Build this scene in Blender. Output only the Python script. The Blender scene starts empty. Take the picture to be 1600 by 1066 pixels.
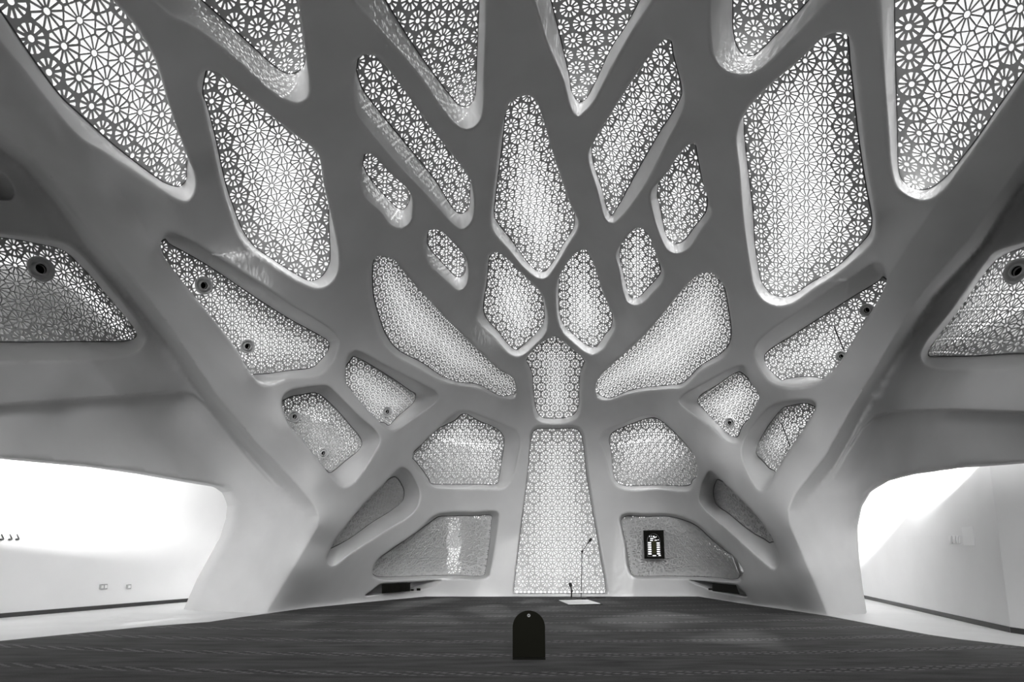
import bpy, bmesh, math, random
import numpy as np
from mathutils import Vector, Matrix
from mathutils.geometry import delaunay_2d_cdt

random.seed(4); RNG = np.random.default_rng(4)
SC = bpy.context.scene
COL = SC.collection

# ------------------------------------------------------------------ camera, sky, sun, exposure
F_PX, PX, PY = 1000.0, 800.0, 691.0          # focal length and principal point for the 1600 x 1066 frame
PITCH = math.radians(9.9)
CAM_H = 1.4
cam_d = bpy.data.cameras.new('camera')
cam = bpy.data.objects.new('camera', cam_d); COL.objects.link(cam)
cam_d.sensor_fit = 'HORIZONTAL'; cam_d.sensor_width = 36.0
cam_d.lens = 36.0 * F_PX / 1600.0
cam_d.shift_y = (PY - 533.0) / 1600.0
cam_d.clip_start = 0.05; cam_d.clip_end = 300
cam.location = (0, 0, CAM_H)
cam.rotation_euler = (math.pi / 2 + PITCH, 0, 0)
SC.camera = cam

world = bpy.data.worlds.new('overcast_sky'); SC.world = world
world.use_nodes = True
wn = world.node_tree; wn.nodes.clear()
wo = wn.nodes.new('ShaderNodeOutputWorld'); wb = wn.nodes.new('ShaderNodeBackground')
wb.inputs['Color'].default_value = (1, 1, 1, 1); wb.inputs['Strength'].default_value = 1.05
wn.links.new(wb.outputs[0], wo.inputs[0])

sun_d = bpy.data.lights.new('sun', 'SUN'); sun = bpy.data.objects.new('sun', sun_d); COL.objects.link(sun)
sun_d.energy = 6.5; sun_d.angle = math.radians(1.0)
sun.rotation_euler = Vector((0.27, -0.33, 0.90)).to_track_quat('Z', 'Y').to_euler()
sun.location = (10, -8, 30)
# added wide fill lamp, high behind the camera, to lift the lower walls
high_fill_d = bpy.data.lights.new('added_high_fill', 'SUN'); high_fill = bpy.data.objects.new('added_high_fill', high_fill_d); COL.objects.link(high_fill)
high_fill_d.energy = 20.0; high_fill_d.angle = math.radians(100)
high_fill.rotation_euler = Vector((0.05, -0.50, 0.86)).to_track_quat('Z', 'Y').to_euler()
high_fill.location = (0, -8, 32)
# added low fill lamps, shining in through the opening made in the rear wall
for sx_ in (-1, 1):
    low_d = bpy.data.lights.new('added_low_fill', 'SUN'); low = bpy.data.objects.new('added_low_fill', low_d); COL.objects.link(low)
    low_d.energy = 2.1; low_d.angle = math.radians(20)
    low.rotation_euler = Vector((sx_ * 0.17, -0.96, 0.20)).to_track_quat('Z', 'Y').to_euler()
    low.location = (sx_ * 8, -20, 12)

SC.view_settings.view_transform = 'Standard'; SC.view_settings.look = 'None'
SC.view_settings.gamma = 1.0; SC.view_settings.use_curve_mapping = False
SC.view_settings.exposure = -0.12
SC.cycles.max_bounces = 10; SC.cycles.diffuse_bounces = 8
SC.cycles.sample_clamp_indirect = 4.0

# ------------------------------------------------------------------ helpers
CP, SP = math.cos(PITCH), math.sin(PITCH)

def ray(x, y):
    """direction per unit of optical depth through a photo pixel (world axes: X right, Y forward, Z up)"""
    x = np.asarray(x, float); y = np.asarray(y, float)
    v = (PY - y) / F_PX
    return np.stack([(x - PX) / F_PX, CP - v * SP, SP + v * CP], -1)

CAM = np.array([0, 0, CAM_H])

def floor_pt(x, y, z=0.0):
    r = ray(x, y); t = (z - CAM_H) / r[..., 2]
    return CAM + t[..., None] * r

def at_Y(x, y, Y):
    r = ray(x, y); t = np.asarray(Y, float) / r[..., 1]
    return CAM + t[..., None] * r

def on_plane(x, y, p0, n):
    r = ray(x, y); n = np.asarray(n, float)
    t = np.dot(np.asarray(p0, float) - CAM, n) / (r @ n)
    return CAM + np.asarray(t)[..., None] * r

def mat(name, col, rough=0.6, noise=0.0, scale=3.0, emit=None, metal=0.0, bump=0.0, spec=0.3):
    m = bpy.data.materials.new(name); m.use_nodes = True
    nt = m.node_tree; b = nt.nodes['Principled BSDF']
    c = (col, col, col, 1) if not isinstance(col, tuple) else (*col, 1)
    b.inputs['Base Color'].default_value = c
    b.inputs['Roughness'].default_value = rough; b.inputs['Metallic'].default_value = metal
    b.inputs['Specular IOR Level'].default_value = spec
    if noise or bump:
        tc = nt.nodes.new('ShaderNodeTexCoord'); nz = nt.nodes.new('ShaderNodeTexNoise')
        nz.inputs['Scale'].default_value = scale; nz.inputs['Detail'].default_value = 5
        nt.links.new(tc.outputs['Object'], nz.inputs['Vector'])
        if noise:
            mr = nt.nodes.new('ShaderNodeMapRange')
            mr.inputs['From Min'].default_value = 0.3; mr.inputs['From Max'].default_value = 0.7
            mr.inputs['To Min'].default_value = 1 - noise; mr.inputs['To Max'].default_value = 1 + noise
            nt.links.new(nz.outputs['Fac'], mr.inputs['Value'])
            mx = nt.nodes.new('ShaderNodeMix'); mx.data_type = 'RGBA'; mx.blend_type = 'MULTIPLY'
            mx.inputs['Factor'].default_value = 1.0
            mx.inputs['A'].default_value = c
            nt.links.new(mr.outputs[0], mx.inputs['B'])
            nt.links.new(mx.outputs['Result'], b.inputs['Base Color'])
        if bump:
            bp = nt.nodes.new('ShaderNodeBump'); bp.inputs['Strength'].default_value = bump
            bp.inputs['Distance'].default_value = 0.02
            nt.links.new(nz.outputs['Fac'], bp.inputs['Height']); nt.links.new(bp.outputs[0], b.inputs['Normal'])
    if emit:
        b.inputs['Emission Color'].default_value = c; b.inputs['Emission Strength'].default_value = emit
    return m

M = dict(
    plaster=mat('white_plaster', 0.54, 0.75, 0.05, 0.9),
    screen=mat('screen_paint', 0.52, 0.7, 0.03, 2.0),
    gasket=mat('gasket_rubber', 0.12, 0.7),
    wallpaint=mat('corridor_paint', 0.80, 0.7, 0.02, 1.0),
    stone=mat('pale_stone_floor', 0.72, 0.35, 0.05, 1.2),
    skirting=mat('dark_skirting', 0.035, 0.5),
    black=mat('black_paint', (0.006, 0.006, 0.0045), 0.7, spec=0.1),
    board=mat('dark_board', (0.007, 0.007, 0.0045), 0.8, spec=0.08),
    hole=mat('pale_disc', 0.35, 0.6),
    white=mat('white_plastic', 0.8, 0.4),
    paper=mat('white_paper', 0.85, 0.8),
    led=mat('lit_segments', 0.9, 0.5, emit=1.0),
    grey=mat('arch_line', 0.12, 0.5),
    olive=mat('olive_panel', (0.035, 0.035, 0.012), 0.4),
    nozzle=mat('nozzle_grey', 0.62, 0.5),
    dark=mat('dark_metal', 0.015, 0.45),
    cloth=mat('white_cloth', 0.75, 0.9, 0.05, 8.0),
    lamp=mat('lamp_diffuser', 1.0, 0.5, emit=6.0),
)

def make_obj(name, verts, faces, m, parent=None, smooth=False, kind=None, label=None, cat=None, group=None):
    me = bpy.data.meshes.new(name)
    me.from_pydata([tuple(map(float, v)) for v in verts], [], [tuple(int(i) for i in f) for f in faces])
    me.validate(clean_customdata=False)
    if m is not None: me.materials.append(m)
    if smooth: me.polygons.foreach_set('use_smooth', [True] * len(me.polygons))
    me.update()
    o = bpy.data.objects.new(name, me); COL.objects.link(o)
    if parent is not None: o.parent = parent
    tag(o, label, cat, group, kind)
    return o

def tag(o, label=None, cat=None, group=None, kind=None):
    if label: o['label'] = label
    if cat: o['category'] = cat
    if group: o['group'] = group
    if kind: o['kind'] = kind
    return o

def empty(name, loc, label, cat, group=None):
    o = bpy.data.objects.new(name, None); COL.objects.link(o)
    o.location = tuple(map(float, loc)); o.empty_display_size = 0.2
    return tag(o, label, cat, group)

def bm_obj(name, bm, m, parent=None, smooth=False, **k):
    me = bpy.data.meshes.new(name); bm.to_mesh(me); bm.free()
    if m is not None: me.materials.append(m)
    if smooth: me.polygons.foreach_set('use_smooth', [True] * len(me.polygons))
    o = bpy.data.objects.new(name, me); COL.objects.link(o)
    if parent is not None: o.parent = parent
    return tag(o, **k)

def bm_box(bm, c, s, rot=None, bevel=0.0):
    r = bmesh.ops.create_cube(bm, size=1.0)
    vs = r['verts']
    bmesh.ops.scale(bm, vec=s, verts=vs)
    if bevel:
        es = {e for v in vs for e in v.link_edges}
        rb = bmesh.ops.bevel(bm, geom=list(es), offset=bevel, segments=2, affect='EDGES', profile=0.5)
        vs = list({v for f in rb['faces'] for v in f.verts} | {v for v in vs if v.is_valid})
    if rot is not None: bmesh.ops.rotate(bm, cent=(0, 0, 0), matrix=rot, verts=vs)
    bmesh.ops.translate(bm, vec=c, verts=vs)
    return vs

def bm_tube(bm, pts, rad, n=10):
    pts = [Vector(tuple(map(float, p))) for p in pts]
    rads = rad if isinstance(rad, (list, tuple)) else [rad] * len(pts)
    prev = None; rings = []
    for i, p in enumerate(pts):
        d = (pts[min(i + 1, len(pts) - 1)] - pts[max(i - 1, 0)]).normalized()
        if prev is None:
            a = d.cross(Vector((0, 0, 1)))
            if a.length < 1e-3: a = d.cross(Vector((1, 0, 0)))
        else:
            a = prev - d * prev.dot(d)
        a.normalize(); prev = a; b = d.cross(a)
        rings.append([bm.verts.new(p + (a * math.cos(2 * math.pi * k / n) + b * math.sin(2 * math.pi * k / n)) * rads[i]) for k in range(n)])
    for r0, r1 in zip(rings, rings[1:]):
        for k in range(n):
            bm.faces.new((r0[k], r0[(k + 1) % n], r1[(k + 1) % n], r1[k]))
    bm.faces.new(rings[0][::-1]); bm.faces.new(rings[-1])

def bm_lathe(bm, prof, n=32, closed=False):
    """prof: (radius, height) revolved about Z"""
    rings = [[bm.verts.new((r * math.cos(2 * math.pi * k / n), r * math.sin(2 * math.pi * k / n), h)) for k in range(n)] for r, h in prof]
    for r0, r1 in zip(rings, rings[1:]):
        for k in range(n):
            bm.faces.new((r0[k], r0[(k + 1) % n], r1[(k + 1) % n], r1[k]))
    if closed:
        bm.faces.new(rings[0][::-1]); bm.faces.new(rings[-1])

def catmull(P, n, closed=True):
    """centripetal Catmull-Rom through control points, resampled to n points at even arc length (in the first two columns)"""
    P = np.asarray(P, float); K = len(P); out = []
    segs = range(K) if closed else range(K - 1)
    for i in segs:
        if closed:
            p0, p1, p2, p3 = P[(i - 1) % K], P[i], P[(i + 1) % K], P[(i + 2) % K]
        else:
            p1, p2 = P[i], P[i + 1]
            p0 = P[i - 1] if i else 2 * p1 - p2
            p3 = P[i + 2] if i + 2 < K else 2 * p2 - p1
        d = lambda a, b: max(np.linalg.norm((b - a)[:2]), 1e-6) ** 0.5
        t0 = 0; t1 = t0 + d(p0, p1); t2 = t1 + d(p1, p2); t3 = t2 + d(p2, p3)
        for t in np.linspace(t1, t2, 14, endpoint=False):
            A1 = (t1 - t) / (t1 - t0) * p0 + (t - t0) / (t1 - t0) * p1
            A2 = (t2 - t) / (t2 - t1) * p1 + (t - t1) / (t2 - t1) * p2
            A3 = (t3 - t) / (t3 - t2) * p2 + (t - t2) / (t3 - t2) * p3
            B1 = (t2 - t) / (t2 - t0) * A1 + (t - t0) / (t2 - t0) * A2
            B2 = (t3 - t) / (t3 - t1) * A2 + (t - t1) / (t3 - t1) * A3
            out.append((t2 - t) / (t2 - t1) * B1 + (t - t1) / (t2 - t1) * B2)
    if not closed: out.append(P[-1])
    out = np.array(out)
    Q = np.vstack([out, out[:1]]) if closed else out
    s = np.concatenate([[0], np.cumsum(np.linalg.norm(np.diff(Q[:, :2], axis=0), axis=1))])
    u = np.linspace(0, s[-1], n, endpoint=not closed)
    return np.stack([np.interp(u, s, Q[:, k]) for k in range(Q.shape[1])], -1)

def in_poly(pts, poly):
    x, y = pts[:, 0], pts[:, 1]; c = np.zeros(len(pts), bool)
    x0, y0 = poly[:, 0], poly[:, 1]; x1, y1 = np.roll(x0, -1), np.roll(y0, -1)
    for a, b, e, d in zip(x0, y0, x1, y1):
        if b == d: continue
        c ^= ((b > y) != (d > y)) & (x < (e - a) * (y - b) / (d - b) + a)
    return c

def seg_dist(pts, poly, closed=True):
    a = poly if closed else poly[:-1]
    b = np.roll(poly, -1, 0) if closed else poly[1:]
    best = np.full(len(pts), 1e9)
    for k in range(0, len(pts), 4000):
        p = pts[k:k + 4000, None, :]
        ab = (b - a)[None]; ap = p - a[None]
        L = np.maximum((ab ** 2).sum(-1), 1e-12)
        t = np.clip((ap * ab).sum(-1) / L, 0, 1)
        best[k:k + 4000] = np.sqrt(((ap - t[..., None] * ab) ** 2).sum(-1)).min(1)
    return best

# ------------------------------------------------------------------ the vault: how far away its inner face stands
# control points: photo pixel and distance forward of the camera in metres
CTRL = [
 # overhead edge
 (870,-85,8.2),(700,-85,8.0),(560,-85,7.6),(430,-85,7.3),(250,-85,6.9),(80,-85,6.5),(-85,-85,6.0),
 (1040,-85,8.1),(1180,-85,7.6),(1330,-85,7.0),(1500,-85,6.5),(1685,-85,6.0),
 # crown
 (870,0,9.3),(770,0,9.2),(760,150,11.3),(825,110,10.9),(890,190,12.1),(745,350,14.8),(920,330,15.0),(850,440,17.6),
 (862,490,18.9),(755,482,18.2),(968,490,18.2),(800,575,19.9),(925,565,19.9),(815,620,20.8),(922,625,20.8),(870,664,21.6),(800,642,21.2),(940,645,21.2),
 (1030,0,9.0),(960,180,11.8),
 # left vault
 (620,75,9.6),(520,0,8.3),(520,100,9.4),(530,200,10.6),(545,300,11.8),(545,400,13.2),(545,490,14.6),(600,570,16.2),(660,588,17.5),(710,612,18.8),
 (700,230,12.4),(640,330,13.1),(710,370,14.7),(650,400,14.6),(700,470,16.6),(760,545,18.7),(570,220,10.9),
 (480,170,10.1),(400,140,9.4),(300,150,8.9),(305,240,9.9),(250,80,8.2),(210,10,7.4),(335,380,11.4),(400,415,12.3),(450,445,13.0),(490,470,13.7),
 (130,215,8.2),(200,265,8.9),(260,350,10.2),(40,110,7.1),
 # main left rib
 (-70,10,6.1),(0,80,6.7),(0,150,7.1),(90,220,8.0),(180,310,9.2),(240,390,10.3),(315,480,11.6),(390,590,13.0),(440,670,14.0),(490,760,15.0),
 # left side nodes
 (430,592,13.6),(480,588,14.4),(535,570,15.2),(535,605,15.3),(570,652,16.1),(606,688,17.0),(640,640,17.4),(690,615,18.4),
 (520,775,15.7),(570,740,16.6),(620,690,17.5),(680,640,18.6),(720,628,19.2),(770,645,20.4),
 (495,850,15.9),(540,890,17.6),(655,785,19.8),(600,845,18.7),(680,785,20.6),(810,760,21.9),(790,860,22.0),(785,915,22.0),(700,915,21.9),(640,770,19.4),(660,740,19.6),
 # right vault
 (1100,60,9.0),(1110,130,9.9),(1130,250,11.2),(1150,350,12.4),(1160,440,13.7),(1165,480,14.2),(1150,550,15.2),(1080,600,17.0),(1035,612,18.4),(1000,628,19.4),
 (1230,85,8.9),(1310,20,7.8),(1370,60,7.6),(1375,150,8.4),(1380,250,9.3),(1385,330,10.1),(1370,400,11.0),(1300,450,12.2),(1220,495,13.5),
 (1010,310,13.3),(1080,190,11.2),(1000,380,14.7),(1045,430,15.5),(1000,495,17.2),(955,560,19.2),(1080,405,14.5),
 # main right rib
 (1680,60,5.9),(1600,180,7.1),(1540,270,8.4),(1480,370,9.8),(1430,440,10.9),(1380,520,12.0),(1320,600,13.0),(1270,690,14.0),(1236,770,14.5),
 # right side nodes
 (1180,560,14.8),(1175,590,15.0),(1230,613,14.0),(1280,610,13.4),(1170,640,15.8),(1158,690,16.6),(1070,650,17.6),
 (1020,635,19.5),(1070,675,18.0),(1120,722,16.9),(1180,775,15.6),(1095,760,18.8),(1100,795,19.2),(1150,865,18.0),(1222,880,15.7),(1180,910,17.2),(960,780,21.9),(1050,785,21.2),(965,900,22.0),
 # left bay, beyond the rib
 (-85,140,7.0),(-85,230,8.0),(0,232,8.4),(40,262,9.0),(0,330,10.0),(60,345,10.2),(130,385,10.8),(-85,340,9.4),(190,460,11.9),(240,525,12.6),(270,575,13.2),
 (-85,590,9.8),(0,590,10.5),(100,595,11.5),(200,590,12.6),(270,592,13.3),(335,650,14.3),(390,700,14.9),(440,752,15.3),
 # left fascia over the corridor and the leg
 (-85,645,10.3),(0,645,10.9),(100,635,12.0),(200,630,13.2),(280,625,14.3),(-85,695,10.3),(0,705,10.9),(100,715,12.0),(200,728,13.2),(300,745,14.6),(340,690,15.1),(350,757,15.5),
 (385,800,15.8),(440,800,15.6),(350,880,15.75),(400,890,15.65),(498,818,15.3),(458,885,15.45),
 # right bay
 (1680,160,6.9),(1680,240,7.6),(1600,290,8.6),(1540,372,9.8),(1680,345,8.7),(1600,370,9.5),(1470,500,11.3),(1430,560,12.0),(1410,610,12.1),(1500,610,10.4),(1600,610,9.1),(1680,610,8.3),
 (1360,640,13.2),(1310,700,14.0),
 (1680,660,8.3),(1600,660,9.1),(1500,660,10.4),(1420,670,12.0),(1680,705,8.5),(1600,712,9.4),(1500,720,10.7),(1420,735,12.3),(1365,755,13.7),
 (1237,820,14.5),(1267,895,14.7),(1290,820,14.7),(1335,830,14.95),(1325,900,14.8),(1348,920,14.9),
]
FLOORPTS = [(302,959),(330,960),(370,960),(413,959),(445,955),(480,950),(560,942),(612,937),(665,932),(735,932),(800,932),(870,932),(950,932),(1020,932),(1092,932),(1160,943),(1230,953),(1296,962),(1325,963),(1353,964)]

cx, cy, cq = [], [], []
for x, y, Y in CTRL:
    cx.append(x); cy.append(y); cq.append(ray(x, y)[1] / Y)
for x, y in FLOORPTS:
    cx.append(x); cy.append(y); cq.append(-ray(x, y)[2] / CAM_H)
C2 = np.stack([cx, cy], -1) / 400.0; Q = np.array(cq)
def _phi(r2): return 0.5 * r2 * np.log(r2 + 1e-12)
_n = len(Q)
_A = np.zeros((_n + 3, _n + 3))
_A[:_n, :_n] = _phi(((C2[:, None] - C2[None]) ** 2).sum(-1)) + 2e-3 * np.eye(_n)
_A[:_n, _n] = 1; _A[:_n, _n + 1:] = C2; _A[_n, :_n] = 1; _A[_n + 1:, :_n] = C2.T
_w = np.linalg.solve(_A, np.concatenate([Q, np.zeros(3)]))
def t_face(P):
    p = np.asarray(P, float) / 400.0
    return 1.0 / (_phi(((p[:, None] - C2[None]) ** 2).sum(-1)) @ _w[:_n] + _w[_n] + p @ _w[_n + 1:])

# ------------------------------------------------------------------ openings: rim of the rib face (and edge of the recessed screen where it shows)
# name: (shift of the hidden screen edge, recess in m, lattice direction in the photo, pitch, fillet, [(rim x, rim y[, screen x, screen y])])
OPEN = {
 'A': ((10,-25),.6,(46,10),.42,.13,[(274,308,270,290),(292,312,281,291),(302,298,291,281),(303,274,292,256),(292,244),(264,165),(240,90),(212,42),(176,0),(150,-40),(110,-64),(20,-70),(-60,-68),(-80,-30,-62,-50),(-30,20,-10,5),(0,60,14,38),(35,102,47,87),(84,165,92,148),(126,212,130,184),(165,236,172,222),(205,262,212,254),(250,293,254,284)]),
 'B': ((10,-22),.6,(35,9),.40,.13,[(309,130,316,140),(315,150,323,165),(330,212,336,215),(350,297,353,290),(364,340,368,334),(372,362,378,358),(390,386,396,384),(420,408,424,404),(469,439,470,433),(494,449,487,439),(511,445,501,433),(525,428,511,420),(528,403,516,403),(522,361,514,345),(505,285),(498,244),(488,231),(455,206),(410,170),(364,133),(347,117),(330,110),(318,112)]),
 'C': ((5,-25),.8,(38,10),.40,.15,[(242,0,312,-3),(266,21,330,13),(301,38,350,31),(364,84,390,68),(420,136,430,104),(444,152,448,114),(466,158,462,113),(480,149,474,104),(482,126,478,85),(479,98,478,70),(472,45),(466,0),(458,-45),(430,-66),(330,-68),(230,-60),(215,-30,285,-30)]),
 'D': ((5,-22),.8,(35,-1),.40,.15,[(520,-45,575,-45),(555,0,602,0),(597,46,636,56),(657,116,675,112),(695,172,704,150),(713,193,716,163),(727,200,725,166),(741,196,735,163),(751,182,742,150),(755,105,745,90),(758,0,749,0),(757,-45,750,-50),(735,-68),(640,-72),(545,-66)]),
 'E': ((-3,-22),.7,(40,-3),.42,.13,[(820,-50,850,-50),(837,0,861,0),(856,63,873,48),(882,126,889,118),(895,172,894,145),(903,180,903,158),(914,172,914,156),(925,160,926,137),(954,105,954,77),(985,50,978,40),(1017,0,1000,0),(1040,-40,1020,-42),(1030,-66),(930,-72),(840,-66)]),
 'F': ((0,-20),.6,(29,-4),.40,.13,[(842,434,843,424),(821,419,827,413),(795,388,801,377),(772,360,777,347),(768,342,772,335),(772,300,775,300),(783,210,786,210),(793,168),(799,158),(814,151),(828,150),(838,158),(847,182),(870,259),(892,322),(903,350,898,347),(885,385,880,382),(866,417,862,412),(853,433,852,423)]),
 'G': ((5,-15),.8,(-2,24),.40,.13,[(557,95),(567,86),(583,87),(594,94),(625,132),(670,195),(716,254),(733,276),(737,290,735,292),(740,315,734,318),(737,343,728,331),(723,357,717,333),(709,350,707,325),(674,311,680,282),(625,259,640,232),(572,196,590,171),(558,175,567,140),(553,147,558,115),(555,110,557,103)]),
 'H': ((4,-10),.7,(-1,24),.40,.13,[(562,252,567,252),(568,242),(576,240),(586,245),(607,268),(637,296),(643,308,641,308),(644,325,637,320),(641,345,630,327),(628,355,621,325),(612,351,610,315),(595,330,590,293),(572,308,576,275),(562,282,569,262)]),
 'I': ((2,-10),.7,(0,24),.40,.13,[(662,382,667,378),(669,362),(679,359),(692,363),(706,377),(727,402),(730,412,728,415),(731,434,725,428),(726,448,717,433),(716,453,709,430),(702,442,698,418),(685,426,686,405),(670,411,675,393),(664,396,669,384)]),
 'J': ((3,-12),.7,(23,-1.5),.37,.13,[(766,398),(779,395),(794,406),(821,433),(843,455),(850,469,849,470),(855,495,851,494),(852,519,845,511),(835,538,830,528),(818,553,812,544),(808,556,805,547),(797,552,796,540),(772,525,780,520),(747,499,758,494),(750,484,755,480),(757,445,760,443)]),
 'K': ((-2,-12),.7,(0,18),.37,.13,[(870,445,873,450),(878,424),(901,395),(914,390),(926,408),(941,455),(958,494),(961,510,956,508),(950,532,945,524),(940,546,935,538),(926,553,928,542),(912,547,917,539),(895,533,898,524),(880,518,883,510),(872,497,875,493),(869,470,873,468)]),
 'L': ((5,-10),.6,(76,65),.25,.15,[(577,424),(581,410),(590,401),(604,401),(615,406),(635,430),(702,503),(779,577),(801,591),(806,606),(805,621),(786,622,786,619),(747,606,747,601),(716,601,716,597),(690,594,691,588),(655,575,660,567),(614,551,621,546),(597,530,604,525),(585,496,592,494),(578,460,583,459)]),
 'M': ((-4,-10),.6,(78,-62),.25,.15,[(934,621),(932,599),(938,588),(957,570),(1010,521),(1075,444),(1096,427),(1111,426),(1124,437),(1135,455),(1142,487),(1146,515,1143,515),(1145,538,1140,536),(1132,557,1127,552),(1098,576,1096,571),(1066,605,1066,599),(1045,607,1045,602),(1010,610,1010,605),(982,615,982,611),(950,625,950,622)]),
 'N': ((0,-8),.5,(21,0),.32,.15,[(821,566),(835,545),(856,530),(866,526),(874,530),(892,544),(915,566),(911,580,907,581),(908,610,905,610),(907,638,903,637),(902,652,896,648),(885,660,882,653),(850,660,850,653),(838,654,842,648),(833,638,837,636),(829,606,833,606),(827,582,831,581)]),
 'O': ((-4,-15),.7,(2,24),.40,.13,[(920,241,925,243),(929,220),(957,174),(1003,104),(1027,72),(1042,61),(1050,65),(1057,100),(1068,138,1066,140),(1068,165,1060,160),(1040,222,1028,211),(1005,290,989,280),(970,338,966,322),(958,347,955,337),(948,343,949,327),(935,300,941,297)]),
 'P': ((-2,-12),.7,(0,24),.40,.13,[(1018,300,1027,300),(1037,277),(1061,242),(1075,227),(1086,225),(1092,252),(1099,287),(1108,318),(1110,335,1104,329),(1095,358,1085,355),(1075,388,1068,376),(1058,395,1055,380),(1044,390,1045,374),(1034,372,1039,362),(1022,335,1031,322)]),
 'Q': ((-2,-10),.7,(0,20),.40,.13,[(963,397,968,398),(977,374),(989,360),(998,356),(1010,362),(1018,378),(1028,406),(1037,425,1033,424),(1034,440,1025,436),(1018,458,1012,450),(1006,471,1001,462),(992,476,993,466),(981,471,984,463),(975,457,979,447),(968,420,972,420)]),
 'T': ((0,-25),.8,(2,33),.38,.15,[(1112,-40,1145,-45),(1112,0,1145,0),(1113,50,1145,40),(1118,88,1150,68),(1130,105,1158,82),(1145,112,1166,86),(1162,115,1176,87),(1183,109,1187,80),(1236,60,1226,40),(1292,0,1264,0),(1320,-35,1295,-40),(1310,-66),(1220,-72),(1130,-66)]),
 'U': ((-8,-20),.6,(0,31),.38,.13,[(1158,189,1162,189),(1169,170),(1197,139),(1250,93),(1290,56),(1306,51),(1321,53),(1331,65),(1338,122),(1352,245),(1363,315),(1367,345,1363,340),(1364,372,1359,364),(1350,390,1346,380),(1310,424,1306,418),(1270,450,1266,443),(1238,472,1239,461),(1212,476,1221,464),(1192,466,1204,458),(1180,447,1190,440),(1174,418,1184,412),(1168,380,1179,375),(1163,340,1177,335),(1157,265,1169,265),(1152,215,1164,220)]),
 'V': ((-8,-20),.6,(0,41),.40,.13,[(1379,-45,1397,-48),(1379,0,1397,0),(1383,105,1399,110),(1390,200,1402,200),(1395,262,1404,266),(1403,290,1411,283),(1418,304,1425,293),(1440,311,1439,297),(1458,307,1456,293),(1480,288,1478,277),(1510,247,1507,243),(1530,219,1528,216),(1560,177,1557,173),(1600,121,1598,115),(1660,40,1655,35),(1678,0),(1676,-50),(1640,-70),(1540,-74),(1420,-70)]),
 'W': ((-10,12),1.0,(80,55),.29,.12,[(252,376),(258,366,257,373),(268,364,264,380),(290,373,285,392),(330,397,325,415),(385,432,380,452),(450,474,445,494),(520,519,507,529),(528,532,514,536),(525,550,512,549),(513,572,499,565),(497,587,488,574),(450,592,445,580),(410,600,406,585),(384,572),(369,545),(313,474),(278,431),(254,396)]),
 'X': ((-8,6),.9,(70,45),.23,.12,[(540,578),(542,562,546,564),(547,553,552,557),(557,549,563,561),(600,571,600,583),(660,601,640,610),(680,612,649,617),(684,622,647,627),(650,650,622,650),(612,672,606,665),(602,668,600,661),(586,653),(555,618),(541,599)]),
 'Y': ((-8,6),.9,(60,60),.27,.12,[(441,627),(450,613,451,621),(470,607,470,617),(500,603,493,614),(512,604,503,619),(525,615,518,632),(560,650,545,662),(588,675,563,685),(593,688,565,695),(588,700,560,704),(570,730,540,720),(550,755,522,735),(537,760,514,739),(524,754,507,733),(506,730),(480,697),(450,660)]),
 'Z': ((-4,4),.7,(18,0),.40,.15,[(645,709),(659,694),(690,665),(703,653,710,657),(716,645,720,648),(730,644,729,647),(750,651,745,656),(795,668,780,673),(807,675,787,684),(812,688,787,697),(808,715,784,718),(800,745,780,745),(788,761,776,756),(750,763,745,757),(700,763,700,757),(678,761,674,756),(664,750,668,746),(645,722,648,720)]),
 'a': ((-8,4),.8,(60,-50),.40,.13,[(517,857),(534,831),(570,786),(600,756),(617,738,614,745),(627,731,621,748),(637,735,627,757),(650,755,631,770),(655,772,628,784),(648,797,612,797),(600,830,580,817),(550,862,545,842),(518,884,524,853),(511,878,518,856)]),
 'b': ((-4,3),.6,(18,0),.40,.13,[(583,889),(591,874),(612,858),(658,826),(672,811,676,813),(684,804,686,807),(702,801,708,806),(740,801,738,806),(777,801,768,806),(778,812,768,815),(773,850,765,850),(766,890,759,889),(762,902,756,899),(720,904,715,899),(660,904,660,900),(600,906,600,902),(584,902,586,900)]),
 'c': ((0,0),.25,(18.5,0),.41,.08,[(829,677,832,677),(836,667,838,671),(869,666,869,670),(903,667,901,671),(911,676,908,679),(914,692,911,692),(920,745,917,745),(937,850,934,845),(949.5,925,946.5,924),(948.5,928,945.5,927),(944,928.5,942,927.5),(870,928.5,870,927.5),(806,928.5,807,927.5),(801.5,928,802.5,927),(801.3,924,802.5,923.5),(811,840,812,840),(823,751,823,751),(828,691,829,691)]),
 'd': ((4,4),.7,(18,0),.40,.15,[(938,686,952,686),(947,673,957,676),(975,662,982,664),(1004,651,1010,654),(1022,650,1025,653),(1040,662),(1086,714),(1090,738),(1085,754,1083,750),(1078,766,1078,758),(1030,764,1030,758),(980,764,972,758),(963,758,962,750),(955,742,958,735),(947,710,955,705)]),
 'e': ((4,3),.6,(18,0),.40,.13,[(969,811,971,812),(974,804,977,807),(1010,804,1010,807),(1047,804,1046,807),(1072,810,1070,813),(1090,819,1088,821),(1117,843,1115,845),(1156,882),(1158,895,1156,894),(1156,907,1154,904),(1110,906,1110,902),(1040,903,1040,900),(988,901,988,898),(981,890,984,888),(976,850,978,850)]),
 'f': ((8,4),.8,(60,55),.40,.13,[(1094,768,1115,769),(1100,749,1118,755),(1109,736,1122,749),(1118,741,1127,751),(1130,753),(1160,783),(1190,816),(1207,842),(1215,865,1207,847),(1217,878,1203,848),(1211,888,1196,843),(1190,874,1175,831),(1140,830,1140,803),(1094,785,1118,785)]),
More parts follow.
